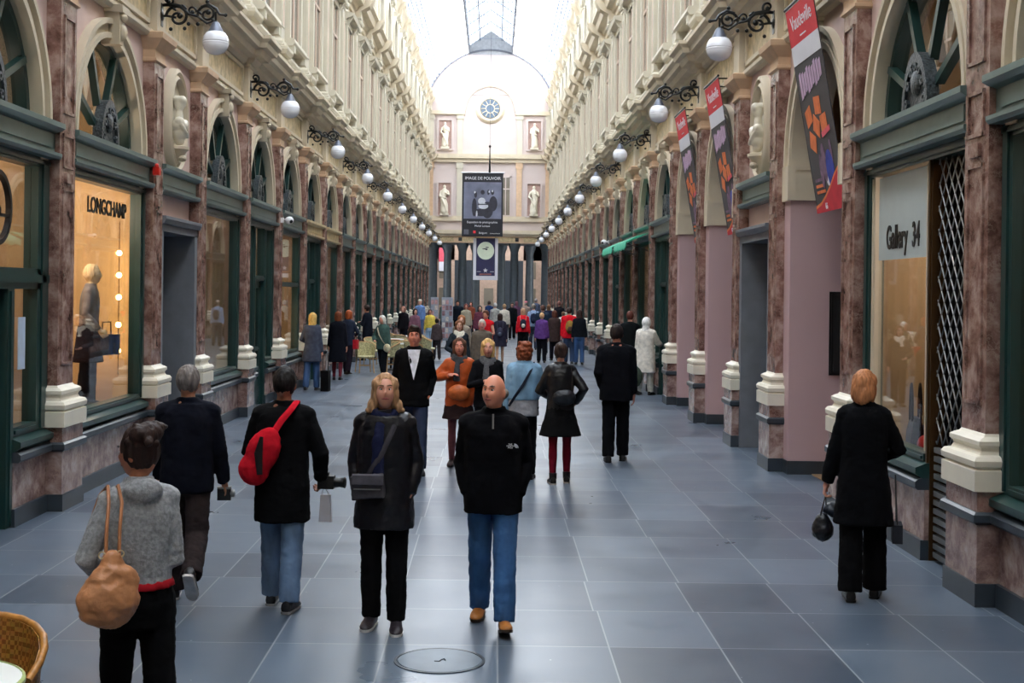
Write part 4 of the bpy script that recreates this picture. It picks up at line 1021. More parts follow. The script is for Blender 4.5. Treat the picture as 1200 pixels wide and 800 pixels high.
b = MB().box(-.11, .11, .0, .09, -.07, .09); b.xf(Matrix.Translation((.09, .155, .99)) @ Matrix.Rotation(R(6), 4, 'Y'))
xb, sub = held(Dp, 'crossbody_bag', b, cloth((70, 68, 74), 'cloth'), 'grey fabric crossbody bag at the hip of the blonde woman in front', 'bag', voxel=.009, amp=.005)
sub('bag_flap', MB().prismx([(.24, 1.09), (.255, 1.08), (.258, 1.02), (.25, 1.015)], -.02, .19), cloth((84, 82, 90)))
sub('bag_zip', MB().box(-.0, .18, .245, .255, .985, .992), m_steel)
b = MB()
pts = [(0, .1), (.1, .02)]
lx, ly = -.105, .168
T = Lp.hands[0][0]
b.ell((T.x-.03, T.y+.02, .50), (.085, .10, .095)).ell((T.x-.03, T.y+.02, .56), (.06, .08, .07))
hb, sub = held(Lp, 'handbag', b, cloth((16, 18, 24), 'leather'), 'round black leather handbag hanging low from the hand of the woman at right', 'handbag', voxel=.009, amp=.008, f=18)
for q in (-.02, .03): sub('bag_handle', MB().tube([(T.x-.05, T.y+q, .6), (T.x-.01, T.y+q*.6, T.z-.10), (T.x+.0, T.y+.03, .60)], .007, 6), m_black)
b = MB().ell((T.x+.06, T.y+.02, .66), (.09, .07, .06)); hb2, sub = held(Lp, 'pouch', b, cloth((44, 50, 60), 'leather'), 'crumpled shiny grey-black pouch held above the round black handbag', 'bag', voxel=.009, amp=.01, f=20)
b = MB().box(.215, .29, -.05, .16, .44, .58); hb3, sub = held(Lp, 'parcel', b, cloth((46, 48, 54)), 'small dark box-shaped bag showing beyond the coat of the woman at right', 'bag'); sub('bag_handle', MB().tube([(.25, -.02, .58), (.235, .03, .95), (.25, .12, .58)], .006, 6), m_black)
T = Gp.hands[0][0]
b = MB().box(T.x-.22, T.x+.05, T.y-.03, T.y+.08, .42, .72)
sb, sub = held(Gp, 'shopping_bag', b, cloth((92, 100, 130), 'leather'), 'blue-grey paper shopping bag in the hand of the woman in orange', 'shopping bag')
sub('bag_handle', MB().tube([(T.x-.12, T.y+.02, .72), (T.x-.04, T.y+.02, T.z-.09), (T.x+.0, T.y+.02, .72)], .005, 5), m_black)
b = MB().ell((.0, .19, 1.02), (.15, .07, .11)); ob_, sub = held(Gp, 'shoulder_bag', b, cloth((196, 100, 50), 'leather'), 'orange-tan leather bag held in front by the woman in the orange jacket', 'bag', voxel=.012, amp=.006)
b = MB(); b.ell((.03, -.19, 1.08), (.15, .07, .10)); jb, sub = held(Jp, 'shoulder_bag', b, cloth((26, 28, 34), 'leather'), 'black leather bag at the back of the woman with dark red tights', 'bag', voxel=.012, amp=.006)
sub('bag_strap', MB().tube([(.12, -.2, 1.12), (.13, -.16, 1.36), (.12, 0, 1.5)], .01, 6, .5), m_black)
# white chest mark on the fleece and zip
mk = MB()
for r0, r1 in ((.010, .014), (.017, .021), (.024, .028)):
    rr = []
    for q in range(9):
        t = pi/2*q/8; rr.append([(-.145-r1*cos(t), y, 1.235+r1*sin(t)) for y in (.158, .17)]+[(-.145-r0*cos(t), y, 1.235+r0*sin(t)) for y in (.17, .158)])
    mk.rings(rr)
mk.xf(Matrix.Scale(Ep.k, 4)); lg_ = mk.build('chest_mark', m_whitep, Ep.root)
for q, wd in enumerate(('THE', 'NORTH', 'FACE')):
    o = text(wd, .014, m_whitep, Ep.root, 'chest_lettering', .001); o.rotation_euler = (R(90), 0, R(180)); o.location = (-.118*Ep.k, .172*Ep.k, (1.259-q*.011)*Ep.k)
MB().box(-.006, .006, .150, .160, 1.36, 1.46).xf(Matrix.Scale(Ep.k, 4)).build('zip', m_steel, Ep.root)
# --- background figures: px, distance, height, heading, top, legs, hair, options
crowd = [
 ('blonde woman in a fitted grey coat and blue jeans at the left windows', 366, 29.3, 1.74, -5, dict(c=(66, 72, 88), hem=.66, flare=.12, name='coat'), dict(c=(54, 84, 128), kind='denim'), ('long', (206, 168, 96)), dict(arms=('belly', 'rest'), fem=True)),
 ('woman in a long black coat with auburn hair and dark red tights', 396, 32.7, 1.72, 0, dict(c=(16, 18, 26), hem=.48, flare=.08, bulk=.03, name='coat'), dict(c=(104, 40, 50), style='tights'), ('bob', (120, 62, 36)), dict(arms=('rest', 'rest'), fem=True)),
 ('red-haired woman in a blue and black jacket with a red bag', 408, 35.0, 1.72, -20, dict(c=(40, 46, 62), hem=.80), dict(c=(30, 24, 34)), ('bob', (160, 76, 36)), dict(arms=('rest', 'belly'), fem=True)),
 ('man in a dark coat bending over his phone near the left pilasters', 431, 42.0, 1.78, 70, dict(c=(22, 26, 36), hem=.62, bulk=.03, name='coat'), dict(c=(18, 20, 26)), ('short', (50, 34, 30)), dict(arms=('chest', 'chest'))),
 ('white-haired woman in a green jacket carrying a cream bag on a strap', 449, 33.5, 1.62, 150, dict(c=(66, 90, 84), hem=.82, bulk=.03), dict(c=(16, 18, 24)), ('bob', (224, 218, 208)), dict(arms=('rest', 'belly'), fem=True, extras=(strap((206, 196, 170), .1, -.18),))),
 ('woman in a dark jacket with a white cowl scarf and long brown hair', 538, 27.0, 1.66, 184, dict(c=(40, 48, 56), hem=.84, bulk=.025), dict(c=(30, 34, 44)), ('long', (116, 70, 44)), dict(arms=('rest', 'belly'), fem=True, lod=1, extras=(scarf((236, 228, 210), .1, r=.06),))),
 ('white-haired elderly man in a brown jacket walking toward the camera', 565, 28.2, 1.66, 180, dict(c=(104, 94, 84), hem=.80, bulk=.035), dict(c=(60, 60, 66)), ('short', (210, 200, 190)), dict(lod=1, skin=(224, 150, 140))),
 ('man in a bright red vest over a white shirt in the crowd', 570, 35.0, 1.76, 150, dict(c=(206, 30, 40), hem=.92, bulk=.03, sleeve=0, name='vest'), dict(c=(60, 60, 70)), ('short', (96, 60, 44)), dict(arms=('belly', 'rest'), extras=(hemshirt((220, 206, 210), .9, 1.0, .01),))),
 ('woman in a grey knit hooded top behind the white cowl scarf', 541, 31.0, 1.70, 178, dict(c=(150, 138, 124), kind='knit', hem=.84, bulk=.035), dict(c=(60, 60, 66)), ('bob', (150, 96, 60)), dict(fem=True)),
 ('woman in a short dark coat with bare legs and a backpack, walking away', 586, 41.0, 1.58, 0, dict(c=(48, 46, 62), hem=.62, flare=.14, bulk=.035, name='coat'), dict(c=(196, 156, 130), style='tights'), ('bob', (60, 40, 34)), dict(fem=True)),
 ('grey-haired man in a pale grey pullover far down the gallery', 580, 58.0, 1.76, 0, dict(c=(176, 176, 172), hem=.88), dict(c=(90, 90, 96)), ('short', (206, 202, 200)), {}),
 ('man in a light beige shirt far down the gallery', 591, 56.0, 1.74, 10, dict(c=(206, 198, 184), hem=.88), dict(c=(60, 60, 66)), ('short', (176, 140, 104)), {}),
 ('person in a red jacket and long black skirt wearing a dark backpack', 613, 45.0, 1.70, 0, dict(c=(206, 30, 44), hem=.92, bulk=.03), dict(c=(14, 14, 16), w=.05, flare=.04), ('bob', (190, 150, 120)), dict(fem=True)),
 ('fair-haired woman in a purple and grey quilted jacket walking away', 635, 42.0, 1.60, 0, dict(c=(96, 62, 128), hem=.84, bulk=.035), dict(c=(14, 16, 22)), ('short', (214, 170, 120)), dict(fem=True)),
 ('man in a pale blue shirt with a dark rucksack in the crowd', 625, 51.0, 1.80, 0, dict(c=(150, 172, 206), hem=.9), dict(c=(50, 56, 70)), ('short', (130, 120, 110)), {}),
 ('broad man in a dark blue jacket behind the purple jacket', 636, 47.0, 1.80, 5, dict(c=(38, 50, 66), hem=.82, bulk=.035), dict(c=(24, 26, 34)), ('short', (90, 60, 50)), dict(build=1.15)),
 ('woman with a brown bob in a dark brown coat beside the purple jacket', 650, 43.5, 1.66, 8, dict(c=(64, 50, 48), hem=.66, bulk=.03, name='coat'), dict(c=(20, 20, 26)), ('bob', (96, 52, 38)), dict(fem=True)),
 ('man in a red jacket and jeans with a yellow-brown rucksack', 667, 41.6, 1.78, 2, dict(c=(214, 24, 40), hem=.80, bulk=.035), dict(c=(40, 60, 92), kind='denim'), ('short', (50, 36, 32)), dict(build=1.1)),
 ('long-haired woman in a black top and blue jeans beside the red jacket', 679, 41.2, 1.72, -3, dict(c=(22, 24, 30), hem=.88, bulk=.025), dict(c=(44, 76, 120), kind='denim'), ('long', (60, 40, 36)), dict(fem=True)),
 ('man in black with short reddish hair at the right shop door', 738, 31.0, 1.84, -18, dict(c=(14, 18, 20), hem=.84, bulk=.03), dict(c=(14, 14, 18)), ('short', (96, 52, 44)), {}),
 ('person in a white hooded coat reaching toward the right shop door', 757, 29.3, 1.72, -30, dict(c=(226, 220, 210), hem=.52, flare=.08, bulk=.04, name='coat'), dict(c=(200, 196, 186)), ('hood', (238, 236, 234)), dict(arms=('rest', 'reach'), lod=1)),
 ('woman with a purple top seated beside the cafe chairs', 486, 47.0, 1.62, 200, dict(c=(130, 90, 104), hem=.88), dict(c=(50, 40, 46)), ('bob', (50, 34, 30)), dict(fem=True)),
 ('person in a black jacket standing by the left cafe tables', 473, 49.5, 1.66, 160, dict(c=(24, 22, 26), hem=.84, bulk=.03), dict(c=(20, 20, 26)), ('bob', (170, 120, 104)), dict(fem=True)),
 ('person in a pale cap and blue checked shirt by the left wall', 492, 60.0, 1.86, 170, dict(c=(110, 140, 190), hem=.88), dict(c=(70, 90, 130), kind='denim'), ('hat', (230, 220, 200)), {}),
 ('person in a bright yellow top beside the postcard racks', 504, 50.0, 1.56, 180, dict(c=(220, 196, 90), hem=.96, bulk=.03), dict(c=(170, 196, 226), kind='denim'), ('short', (60, 40, 36)), dict(fem=True)),
 ('dark-clothed woman seated with her back to the camera at the cafe', 512, 43.0, 1.36, 10, dict(c=(70, 60, 62), hem=.84), dict(c=(40, 36, 40)), ('bun', (34, 26, 26)), dict(fem=True)),
 ('man in a dark jacket right of the postcard racks', 536, 62.0, 1.82, 180, dict(c=(24, 30, 40), hem=.84, bulk=.035), dict(c=(24, 24, 30)), ('short', (40, 30, 28)), dict(build=1.15)),
 ('woman in a cream and brown patterned top in the crowd', 546, 54.0, 1.74, 180, dict(c=(170, 160, 140), kind='knit', hem=.84, bulk=.03), dict(c=(70, 60, 60)), ('bob', (130, 70, 66)), dict(fem=True)),
 ('person in a maroon jacket behind the red vest', 562, 50.0, 1.72, 185, dict(c=(110, 60, 76), hem=.84, bulk=.03), dict(c=(30, 30, 36)), ('bob', (40, 28, 28)), dict(fem=True)),
 ('person in a deep blue jacket behind the grey-haired man', 573, 70.0, 1.76, 0, dict(c=(36, 56, 96), hem=.84), dict(c=(30, 30, 40)), ('short', (60, 44, 40)), {}),
 ('man in a black jacket between the pale shirts and the red jacket', 600, 62.0, 1.76, 180, dict(c=(20, 24, 28), hem=.84, bulk=.03), dict(c=(24, 24, 28)), ('short', (60, 44, 36)), {}),
 ('woman in a plum jacket near the portico', 605, 72.0, 1.74, 0, dict(c=(96, 66, 88), hem=.84), dict(c=(40, 40, 46)), ('bob', (110, 70, 80)), dict(fem=True)),
 ('person with pink cap and beige coat near the portico', 616, 66.0, 1.80, 0, dict(c=(150, 130, 120), hem=.7, name='coat'), dict(c=(50, 50, 56)), ('hat', (214, 120, 130)), {}),
 ('person in a slate jacket at the foot of the third column', 628, 74.0, 1.90, 10, dict(c=(86, 96, 120), hem=.84), dict(c=(40, 44, 56)), ('short', (150, 140, 140)), {}),
 ('tall dark figure by the right row of shop fronts', 655, 60.0, 1.86, 0, dict(c=(30, 28, 34), hem=.8), dict(c=(26, 26, 30)), ('short', (150, 100, 90)), {}),
 ('person in a white jacket beside the red rucksack wearer', 660, 52.0, 1.50, 0, dict(c=(214, 214, 216), hem=.84, bulk=.03), dict(c=(90, 90, 100)), ('short', (120, 90, 70)), {}),
 ('person in a green-grey coat against the left shop fronts', 520, 66.0, 1.74, 190, dict(c=(92, 104, 100), hem=.7, name='coat'), dict(c=(40, 40, 46)), ('short', (90, 70, 60)), {}),
 ('woman in a rust coloured jacket at the left rear of the crowd', 552, 66.0, 1.72, 170, dict(c=(150, 80, 60), hem=.84), dict(c=(40, 36, 40)), ('bob', (70, 46, 40)), dict(fem=True)),
 ('woman in a navy coat at the right rear of the crowd', 643, 58.0, 1.72, 0, dict(c=(34, 40, 62), hem=.66, name='coat'), dict(c=(30, 30, 40)), ('long', (120, 84, 60)), dict(fem=True)),
]
CR = []
for lab, px, Z, Hh, rz, tp, lg2, hr, kw in crowd:
    kw = dict(kw); kw.setdefault('lod', 0)
    ph = random.choice((((8, 4), (-8, 10)), ((-8, 10), (8, 4)), ((4, 2), (-4, 4))))
    kw.setdefault('skin', random.choice(((214, 156, 132), (204, 140, 116), (222, 166, 144))))
    CR.append(person(lab, X_(px, Z, 380), Z, Hh, rz, tp, lg2, hr, pose=ph, **kw))
def pack(P, c, c2, label, s=1.0, z=1.2):
    b = MB().ell((0, -.20, z), (.13*s, .09*s, .20*s)).ell((0, -.25, z-.08), (.10*s, .07*s, .10*s))
    o, sub = held(P, 'backpack', b, cloth(c), label, 'backpack', voxel=.02)
    sub('backpack_pocket', MB().ell((0, -.30, z-.06), (.07*s, .04*s, .08*s)), cloth(c2), 180)
    for s_ in (-1, 1): sub('backpack_strap', MB().tube([(s_*.09, -.15, z+.12), (s_*.11, -.06, 1.49), (s_*.12, .06, 1.47), (s_*.12, .13, 1.3)], .018, 6, .4), cloth(c2))
pack(CR[9], (60, 60, 76), (80, 84, 100), 'dark blue-grey backpack on the woman in the short dark coat', .9, 1.1)
pack(CR[12], (40, 46, 60), (200, 190, 180), 'dark backpack with a pale rim on the red jacket', .9)
pack(CR[14], (34, 40, 60), (40, 46, 66), 'navy rucksack on the pale blue shirt')
pack(CR[17], (150, 120, 60), (96, 70, 60), 'yellow-brown rucksack hanging on the red jacket', 1.05, 1.15)
b = MB().ell((-.22, .12, .86), (.12, .06, .12)); o, sub = held(CR[4], 'shoulder_bag', b, cloth((214, 204, 168), 'leather'), 'cream round bag carried by the white-haired woman in green', 'bag', voxel=.02); sub('bag_clasp', MB().box(-.24, -.2, .17, .19, .9, .93), m_gold)
b = MB().ell((-.14, -.28, .42), (.19, .10, .25)); o, sub = held(CR[20], 'backpack', b, cloth((62, 72, 62)), 'grey-green rucksack resting low behind the white hooded coat', 'backpack', voxel=.018, amp=.006); sub('backpack_pocket', MB().ell((-.14, -.38, .36), (.13, .04, .14)), cloth((80, 92, 70)), 180)
b = MB().box(.22, .40, -.1, .14, .0, .46); o, sub = held(CR[0], 'suitcase', b, cloth(BLK), 'black upright suitcase on the floor beside the woman in the grey coat', 'suitcase'); sub('suitcase_handle', MB().tube([(.25, 0, .46), (.25, 0, .8), (.37, 0, .8), (.37, 0, .46)], .01, 6), m_black)
b = MB().box(.16, .28, -.05, .1, .7, .95); o, sub = held(CR[2], 'handbag', b, cloth((190, 30, 44), 'leather'), 'red handbag at the side of the red-haired woman', 'bag'); sub('bag_handle', MB().tube([(.2, 0, .95), (.2, 0, 1.1), (.25, 0, 1.1), (.25, 0, .95)], .008, 5), m_black)
# ------------------------------------------------------------------ wall lamps
def ordinal(n): return ['first', 'second', 'third', 'fourth', 'fifth', 'sixth', 'seventh', 'eighth', 'ninth', 'tenth', 'eleventh'][n]
def spiral(mb, c, r0, r1, a0, a1, rad=.016, n=26):
    pts = []; rr = []
    for q in range(n+1):
        t = q/n; a = R(a0+(a1-a0)*t); r = r0+(r1-r0)*t
        pts.append((c[0]+r*cos(a), 0, c[1]+r*sin(a))); rr.append(rad*(1-.25*t))
    mb.tube(pts, rr, 7); mb.ell((pts[-1][0], 0, pts[-1][2]), (rad*1.9, rad*1.5, rad*1.9), 8, 6)
def make_lamp():
    root = thing('wall_lamp', 'x', 'lamp')
    b = MB().lathe([(.05, 0), (.07, .01), (.075, .02), (.04, .035)], (0, 0, 0), 14, 'x').box(0, .02, -.045, .045, -.14, .16)
    b.build('wall_plate', m_iron, root, 40)
    s = MB()
    spiral(s, (.22, -.01), .155, .03, 175, -330, .021); spiral(s, (.60, .03), .125, .03, 200, -300, .019)
    spiral(s, (.09, .21), .075, .02, -60, 280, .017); spiral(s, (.40, .07), .06, .02, -20, 300, .014)
    s.tube([(0, 0, 0), (.08, 0, .0), (.2, 0, -.02)], .016, 7); s.tube([(.02, 0, .14), (.12, 0, .15), (.25, 0, .13), (.36, 0, .03), (.48, 0, .0), (.60, 0, -.09), (.68, 0, -.06)], (.02, .026, .024, .02, .018, .016, .012), 8)
    s.tube([(.52, 0, .12), (.62, 0, .155), (.72, 0, .10), (.76, 0, .03), (.84, 0, .02)], (.02, .022, .02, .016, .02), 8)
    for p, z in ((.13, -.17), (.31, -.16), (.84, .02), (.60, .19), (.36, -.10), (.12, .14), (.48, -.10)): s.ell((p, 0, z), (.026, .02, .026), 8, 6)
    for p, z in ((.16, .1), (.3, .12), (.5, .05), (.68, -.05)):
        s.ell((p, 0, z), (.05, .022, .018), 8, 6, Matrix.Rotation(R(40), 3, 'Y'))
    s.build('scroll_bracket', m_iron, root, 60)
    MB().tube([(.715, 0, .06), (.715, 0, -.06)], .014, 8).ell((.715, 0, -.07), (.024, .024, .02), 8, 6).build('hanger', m_iron, root, 60)
    MB().lathe([(.03, -.07), (.05, -.09), (.07, -.14), (.095, -.185), (.1, -.2), (.06, -.2)], (.715, 0, 0), 20).build('lamp_cap', m_cap, root, 40)
    MB().lathe([(.09, -.195), (.125, -.215), (.155, -.26), (.17, -.32), (.17, -.33), (.166, -.334), (.17, -.338), (.168, -.36), (.166, -.364), (.167, -.368), (.15, -.42), (.115, -.465), (.06, -.49), (.0, -.497)], (.715, 0, 0), 26).build('globe', m_globe, root, 50)
    return root
proto = make_lamp(); first = True; LY = [PY[i] for i in (6, 8, 10, 12, 14, 16, 18, 20, 22, 24, 26)]
for side in (-1, 1):
    for n_, y in enumerate(LY):
        o = proto if first else cp(proto, None); first = False
        o.location = (side*3.99, y, 5.78); o.rotation_euler = (0, 0, 0 if side < 0 else pi)
        o['label'] = 'white globe lamp on black scrollwork, %s from the camera on the %s wall' % (ordinal(n_), 'left' if side < 0 else 'right')
        o['group'] = 'globe lamps on the %s wall' % ('left' if side < 0 else 'right')
# ------------------------------------------------------------------ banners
def plate(o_name, parent, mat, M4, poly, off, th=.004):
    mb = MB(); n = len(poly)
    mb.add([(u, v, z) for z in (off, off+th) for u, v in poly], [tuple(range(n)), tuple(range(2*n-1, n-1, -1))]+[(i, (i+1) % n, n+(i+1) % n, n+i) for i in range(n)])
    mb.xf(M4); return mb.build(o_name, mat, parent)
def rect(u0, u1, v0, v1): return [(u0, v0), (u1, v0), (u1, v1), (u0, v1)]
def ellp(cx, cy, rx, ry, n=20): return [(cx+rx*cos(2*pi*i/n), cy+ry*sin(2*pi*i/n)) for i in range(n)]
m_bred = M('banner_red', (216, 52, 62), .7, var=.04); m_bdk = M('banner_charcoal', (70, 66, 68), .7, var=.05); m_bor = M('banner_orange', (226, 120, 66), .7, var=.15, scale=9)
m_bblue = M('banner_blue', (44, 62, 160), .7, var=.3, scale=8); m_bpink = M('banner_pink', (226, 92, 110), .7); m_blil = M('banner_lilac', (120, 92, 116), .7, var=.4, scale=12); m_crim = M('banner_crimson', (196, 34, 52), .7)
m_fwhite = M('banner_white', (226, 226, 234), .7, var=.02)
def red_banner(yc, label):
    top = Vector((3.80, yc, 5.62)); bot = Vector((4.22, yc, 3.22)); v = (top-bot); Lg = v.length; v.normalize(); u = Vector((0, -1, 0)); n = u.cross(v)
    M4 = Matrix(((u.x, v.x, n.x, 0), (u.y, v.y, n.y, 0), (u.z, v.z, n.z, 0), (0, 0, 0, 1)))
    root = thing('hanging_banner', label, 'banner', tuple(bot), 0, 'red-topped banners on the right wall')
    w = .64
    plate('banner_cloth', root, m_bdk, M4, rect(-w, w, 0, Lg), -.01, .01)
    plate('red_header', root, m_bred, M4, rect(-w, w, Lg-.46, Lg-.03), .001)
    plate('white_band', root, m_fwhite, M4, rect(-w, w, Lg-.68, Lg-.46), .001); plate('top_hem', root, m_fwhite, M4, rect(-w, w, Lg-.03, Lg), .001)
    for t_, sz, vv, sx in (('Vaudeville', .235, Lg-.22, 1),):
        o = text(t_, sz, m_fwhite, root, 'header_lettering', .002, sx=sx); o.data.transform(M4 @ Matrix.Translation((0, vv, .006)))
    plate('small_print', root, m_fwhite, M4, rect(-.14, .14, Lg-.40, Lg-.385), .003)
    m_bti = M('banner_pale_lilac', (206, 176, 206), .7, var=.12, scale=10)
    for q in range(9):      # blurred title strokes
        u0 = -.50+q*.115; sl_ = -.02+(q % 3)*.02
        plate('title_stroke', root, m_bti, M4, [(u0, Lg-1.08+sl_+q*.012), (u0+.085, Lg-1.06+sl_+q*.012), (u0+.095, Lg-.80-sl_+q*.008), (u0+.012, Lg-.82-sl_+q*.008)], .003)
    for cx, cy, a, m_ in ((.10, 1.20, -4, m_bor), (-.34, 1.12, 14, m_bor), (-.06, .98, -28, m_bor), (.26, .98, 4, m_bor), (-.32, .82, -22, m_bor), (.30, .88, 8, m_bpink)):
        hw, hh = (.13, .10) if m_ is m_bor else (.18, .03)
        p_ = [(cx+x*cos(R(a))-y*sin(R(a)), cy+x*sin(R(a))+y*cos(R(a))) for x, y in ((-hw, -hh), (hw, -hh), (hw, hh), (-hw, hh))]
        plate('colour_block', root, m_, M4, p_, .003 if m_ is m_bor else .006)
    for cx, cy, rx, ry, m_ in ((.02, .55, .10, .22, m_blil), (-.14, .46, .07, .2, m_blil), (.24, .46, .16, .22, m_bblue), (.08, .40, .08, .12, m_fwhite), (.36, .62, .05, .16, m_blil)):
        plate('printed_figure', root, m_, M4, ellp(cx, cy, rx, ry), .003+rx*.01)
    for q in range(3): plate('small_print', root, m_bor if q < 2 else m_blil, M4, rect(-.5, -.12, .22+q*.07, .255+q*.07), .003)
    cv = [(-w, 0)]+[(w, 0), (w, .46)]+[(w-2*w*t, .46*(1-t)**1.6+.05) for t in (.2, .4, .6, .8, 1)]
    plate('crimson_foot', root, m_crim, M4, cv, .008)
    cv2 = [(w, .46)]+[(w-2*w*t, .46*(1-t)**1.6+.05) for t in (.2, .4, .6, .8, 1)]
    plate('orange_edge', root, m_bor, M4, cv2+[(a, b_+.035) for a, b_ in reversed(cv2)], .006)
    o = text('66', .10, m_fwhite, root, 'number_lettering', .002); o.data.transform(M4 @ Matrix.Translation((-.15, .06, .014)))
    mb = MB().tube([(-w-.03, Lg, 0), (w+.03, Lg, 0)], .018, 8); mb.xf(M4); mb.build('top_pole', m_iron, root, 60)
    mb = MB().tube([tuple((top-bot)+Vector((0, .4, 0))), tuple(Vector((4.1, yc+.4, 5.62))-bot)], .012, 6).tube([tuple((top-bot)+Vector((0, -.4, 0))), tuple(Vector((4.1, yc-.4, 5.62))-bot)], .012, 6); mb.build('wall_bracket', m_iron, root, 60)
    mb = MB().tube([(-w-.02, .02, -.01), (-w-.02, Lg, -.01)], .010, 6); mb.xf(M4); mb.build('side_cord', m_black, root, 60)
red_banner(15.05, 'long red-headed show banner hanging before the pink entrance nearest the camera')
red_banner(21.05, 'red-headed show banner just beyond the right bust niche, middle of three')
red_banner(24.6, 'smallest and farthest of the three red-headed banners on the right wall')
# black exhibition banner and the moon poster hung on the axis
BYc = 55.0; c = at(565, 277, BYc); s_ = BYc/F
Wb, Hb = 48*s_, 74*s_
bn = thing('hanging_banner', 'large black and white exhibition banner hung in the middle of the gallery', 'banner', (c.x, BYc, c.z))
Mf = Matrix(((1, 0, 0, 0), (0, 0, -1, 0), (0, 1, 0, 0), (0, 0, 0, 1)))     # u right, v up, n toward the camera
m_bk = M('print_black', (24, 24, 34), .6); m_ph = M('print_photo_grey', (112, 116, 138), .6, var=.35, scale=1.6); m_phd = M('print_dark_grey', (46, 46, 58), .6, var=.3, scale=5); m_phl = M('print_pale_grey', (200, 204, 214), .6, var=.15, scale=6)
plate('banner_cloth', bn, m_bk, Mf, rect(-Wb/2, Wb/2, 0, Hb), -.02, .02)
plate('photo_print', bn, m_ph, Mf, rect(-Wb*.46, Wb*.46, Hb*.28, Hb*.86), .001)
k = Wb
for cx, cy, rx, ry, m_ in ((-.2, .46, .06, .24, m_phd), (.12, .42, .14, .22, m_phd), (.26, .52, .10, .2, m_phd), (-.02, .38, .2, .10, m_phd), (-.02, .56, .09, .09, m_phl), (.02, .48, .12, .075, m_phl), (-.17, .66, .035, .08, m_phd), (.0, .70, .05, .06, m_phd), (.14, .70, .03, .07, m_phd), (.24, .70, .04, .07, m_phd),
                           (-.19, .70, .02, .03, m_phl), (.16, .71, .015, .03, m_phl), (.24, .72, .018, .03, m_phl), (-.14, .36, .02, .08, m_phl)):
    plate('printed_figure', bn, m_, Mf, ellp(cx*k, cy*k/Wb*Hb, rx*k, ry*Hb*.6), .004+(.004 if m_ is m_phl else 0)+abs(cx)*.004)
plate('printed_bar', bn, m_phd, Mf, rect(-.12*k, .16*k, Hb*.50, Hb*.515), .012)
for t_, sz, vv, sx in (('IMAGE DE POUVOIR', .175, .92, .94), ('Exposition de photographies', .125, .225, .88), ('Michel Loriaux', .12, .165, .9)):
    o = text(t_, sz, m_fwhite, bn, 'lettering', .003, sx=sx); o.data.transform(Mf @ Matrix.Translation((0, vv*Hb, .006)))
plate('emblem', bn, M('print_grey', (90, 92, 104), .6), Mf, rect(-.45*k, -.33*k, .03*Hb, .11*Hb), .003)
plate('emblem_red', bn, m_bred, Mf, rect(-.22*k, -.16*k, .05*Hb, .09*Hb), .003)
o = text('Belgium', .11, m_fwhite, bn, 'lettering', .003); o.data.transform(Mf @ Matrix.Translation((.02*k, .055*Hb, .006)))
o = text('communauté', .08, m_fwhite, bn, 'lettering', .003); o.data.transform(Mf @ Matrix.Translation((.31*k, .05*Hb, .006)))
MB().tube([(-Wb/2-.05, .0, Hb+.03), (Wb/2+.05, .0, Hb+.03)], .03, 8).build('top_bar', m_fwhite, bn, 60)
MB().tube([(.28, 0, Hb+.03), (.28, 0, Hb+.5), (.28, 0, Hb+1.1)], (.05, .03, .018), 8).ell((.28, 0, Hb+1.12), (.05, .05, .06), 8, 6).build('hanging_rod', m_iron, bn, 60)
MB().tube([(.28, 0, Hb+1.1), (.28, 0, 18.9-c.z)], .006, 5).build('cable', m_iron, bn)
P0 = at(568.7, 328, BYc+.3); s_ = (BYc+.3)/F; w2, h2 = 29*s_, 49*s_
po = thing('moon_poster', 'white-framed dark poster of a pale moon hung under the black banner', 'poster', (P0.x, BYc+.3, P0.z))
m_navy = M('print_navy', (44, 42, 84), .6, var=.2, scale=2); m_moon = M('print_moon', (226, 236, 214), .6, var=.05)
MB().box(-w2/2, w2/2, -.02, .02, 0, h2).build('poster_board', m_fwhite, po)
plate('printed_sheet', po, m_navy, Mf, rect(-w2*.38, w2*.38, h2*.10, h2), .022)
plate('moon', po, m_moon, Mf, ellp(0, h2*.70, w2*.345, w2*.36, 32), .027)
for cx, cy, rx, ry in ((.06, .78, .07, .012), (-.03, .745, .11, .012), (.03, .735, .05, .02)): plate('moon_face_mark', po, m_phd, Mf, ellp(cx*w2, cy*h2, rx*w2, ry*h2), .032)
plate('star', po, m_fwhite, Mf, [(cos(R(90+36*q))*(.10 if q % 2 == 0 else .045)*w2, h2*.23+sin(R(90+36*q))*(.10 if q % 2 == 0 else .045)*w2) for q in range(10)], .027)
for x in (-.27, .27): plate('small_print', po, m_fwhite, Mf, rect((x-.08)*w2, (x+.08)*w2, h2*.195, h2*.205), .027)
plate('colour_strip', po, M('print_brown', (150, 96, 90), .6), Mf, rect(-.24*w2, .24*w2, h2*.12, h2*.155), .027)
for x in (-w2*.4, w2*.4): MB().tube([(x, 0, h2), (x, 0, h2+.1)], .008, 5).build('cord', m_iron, po)
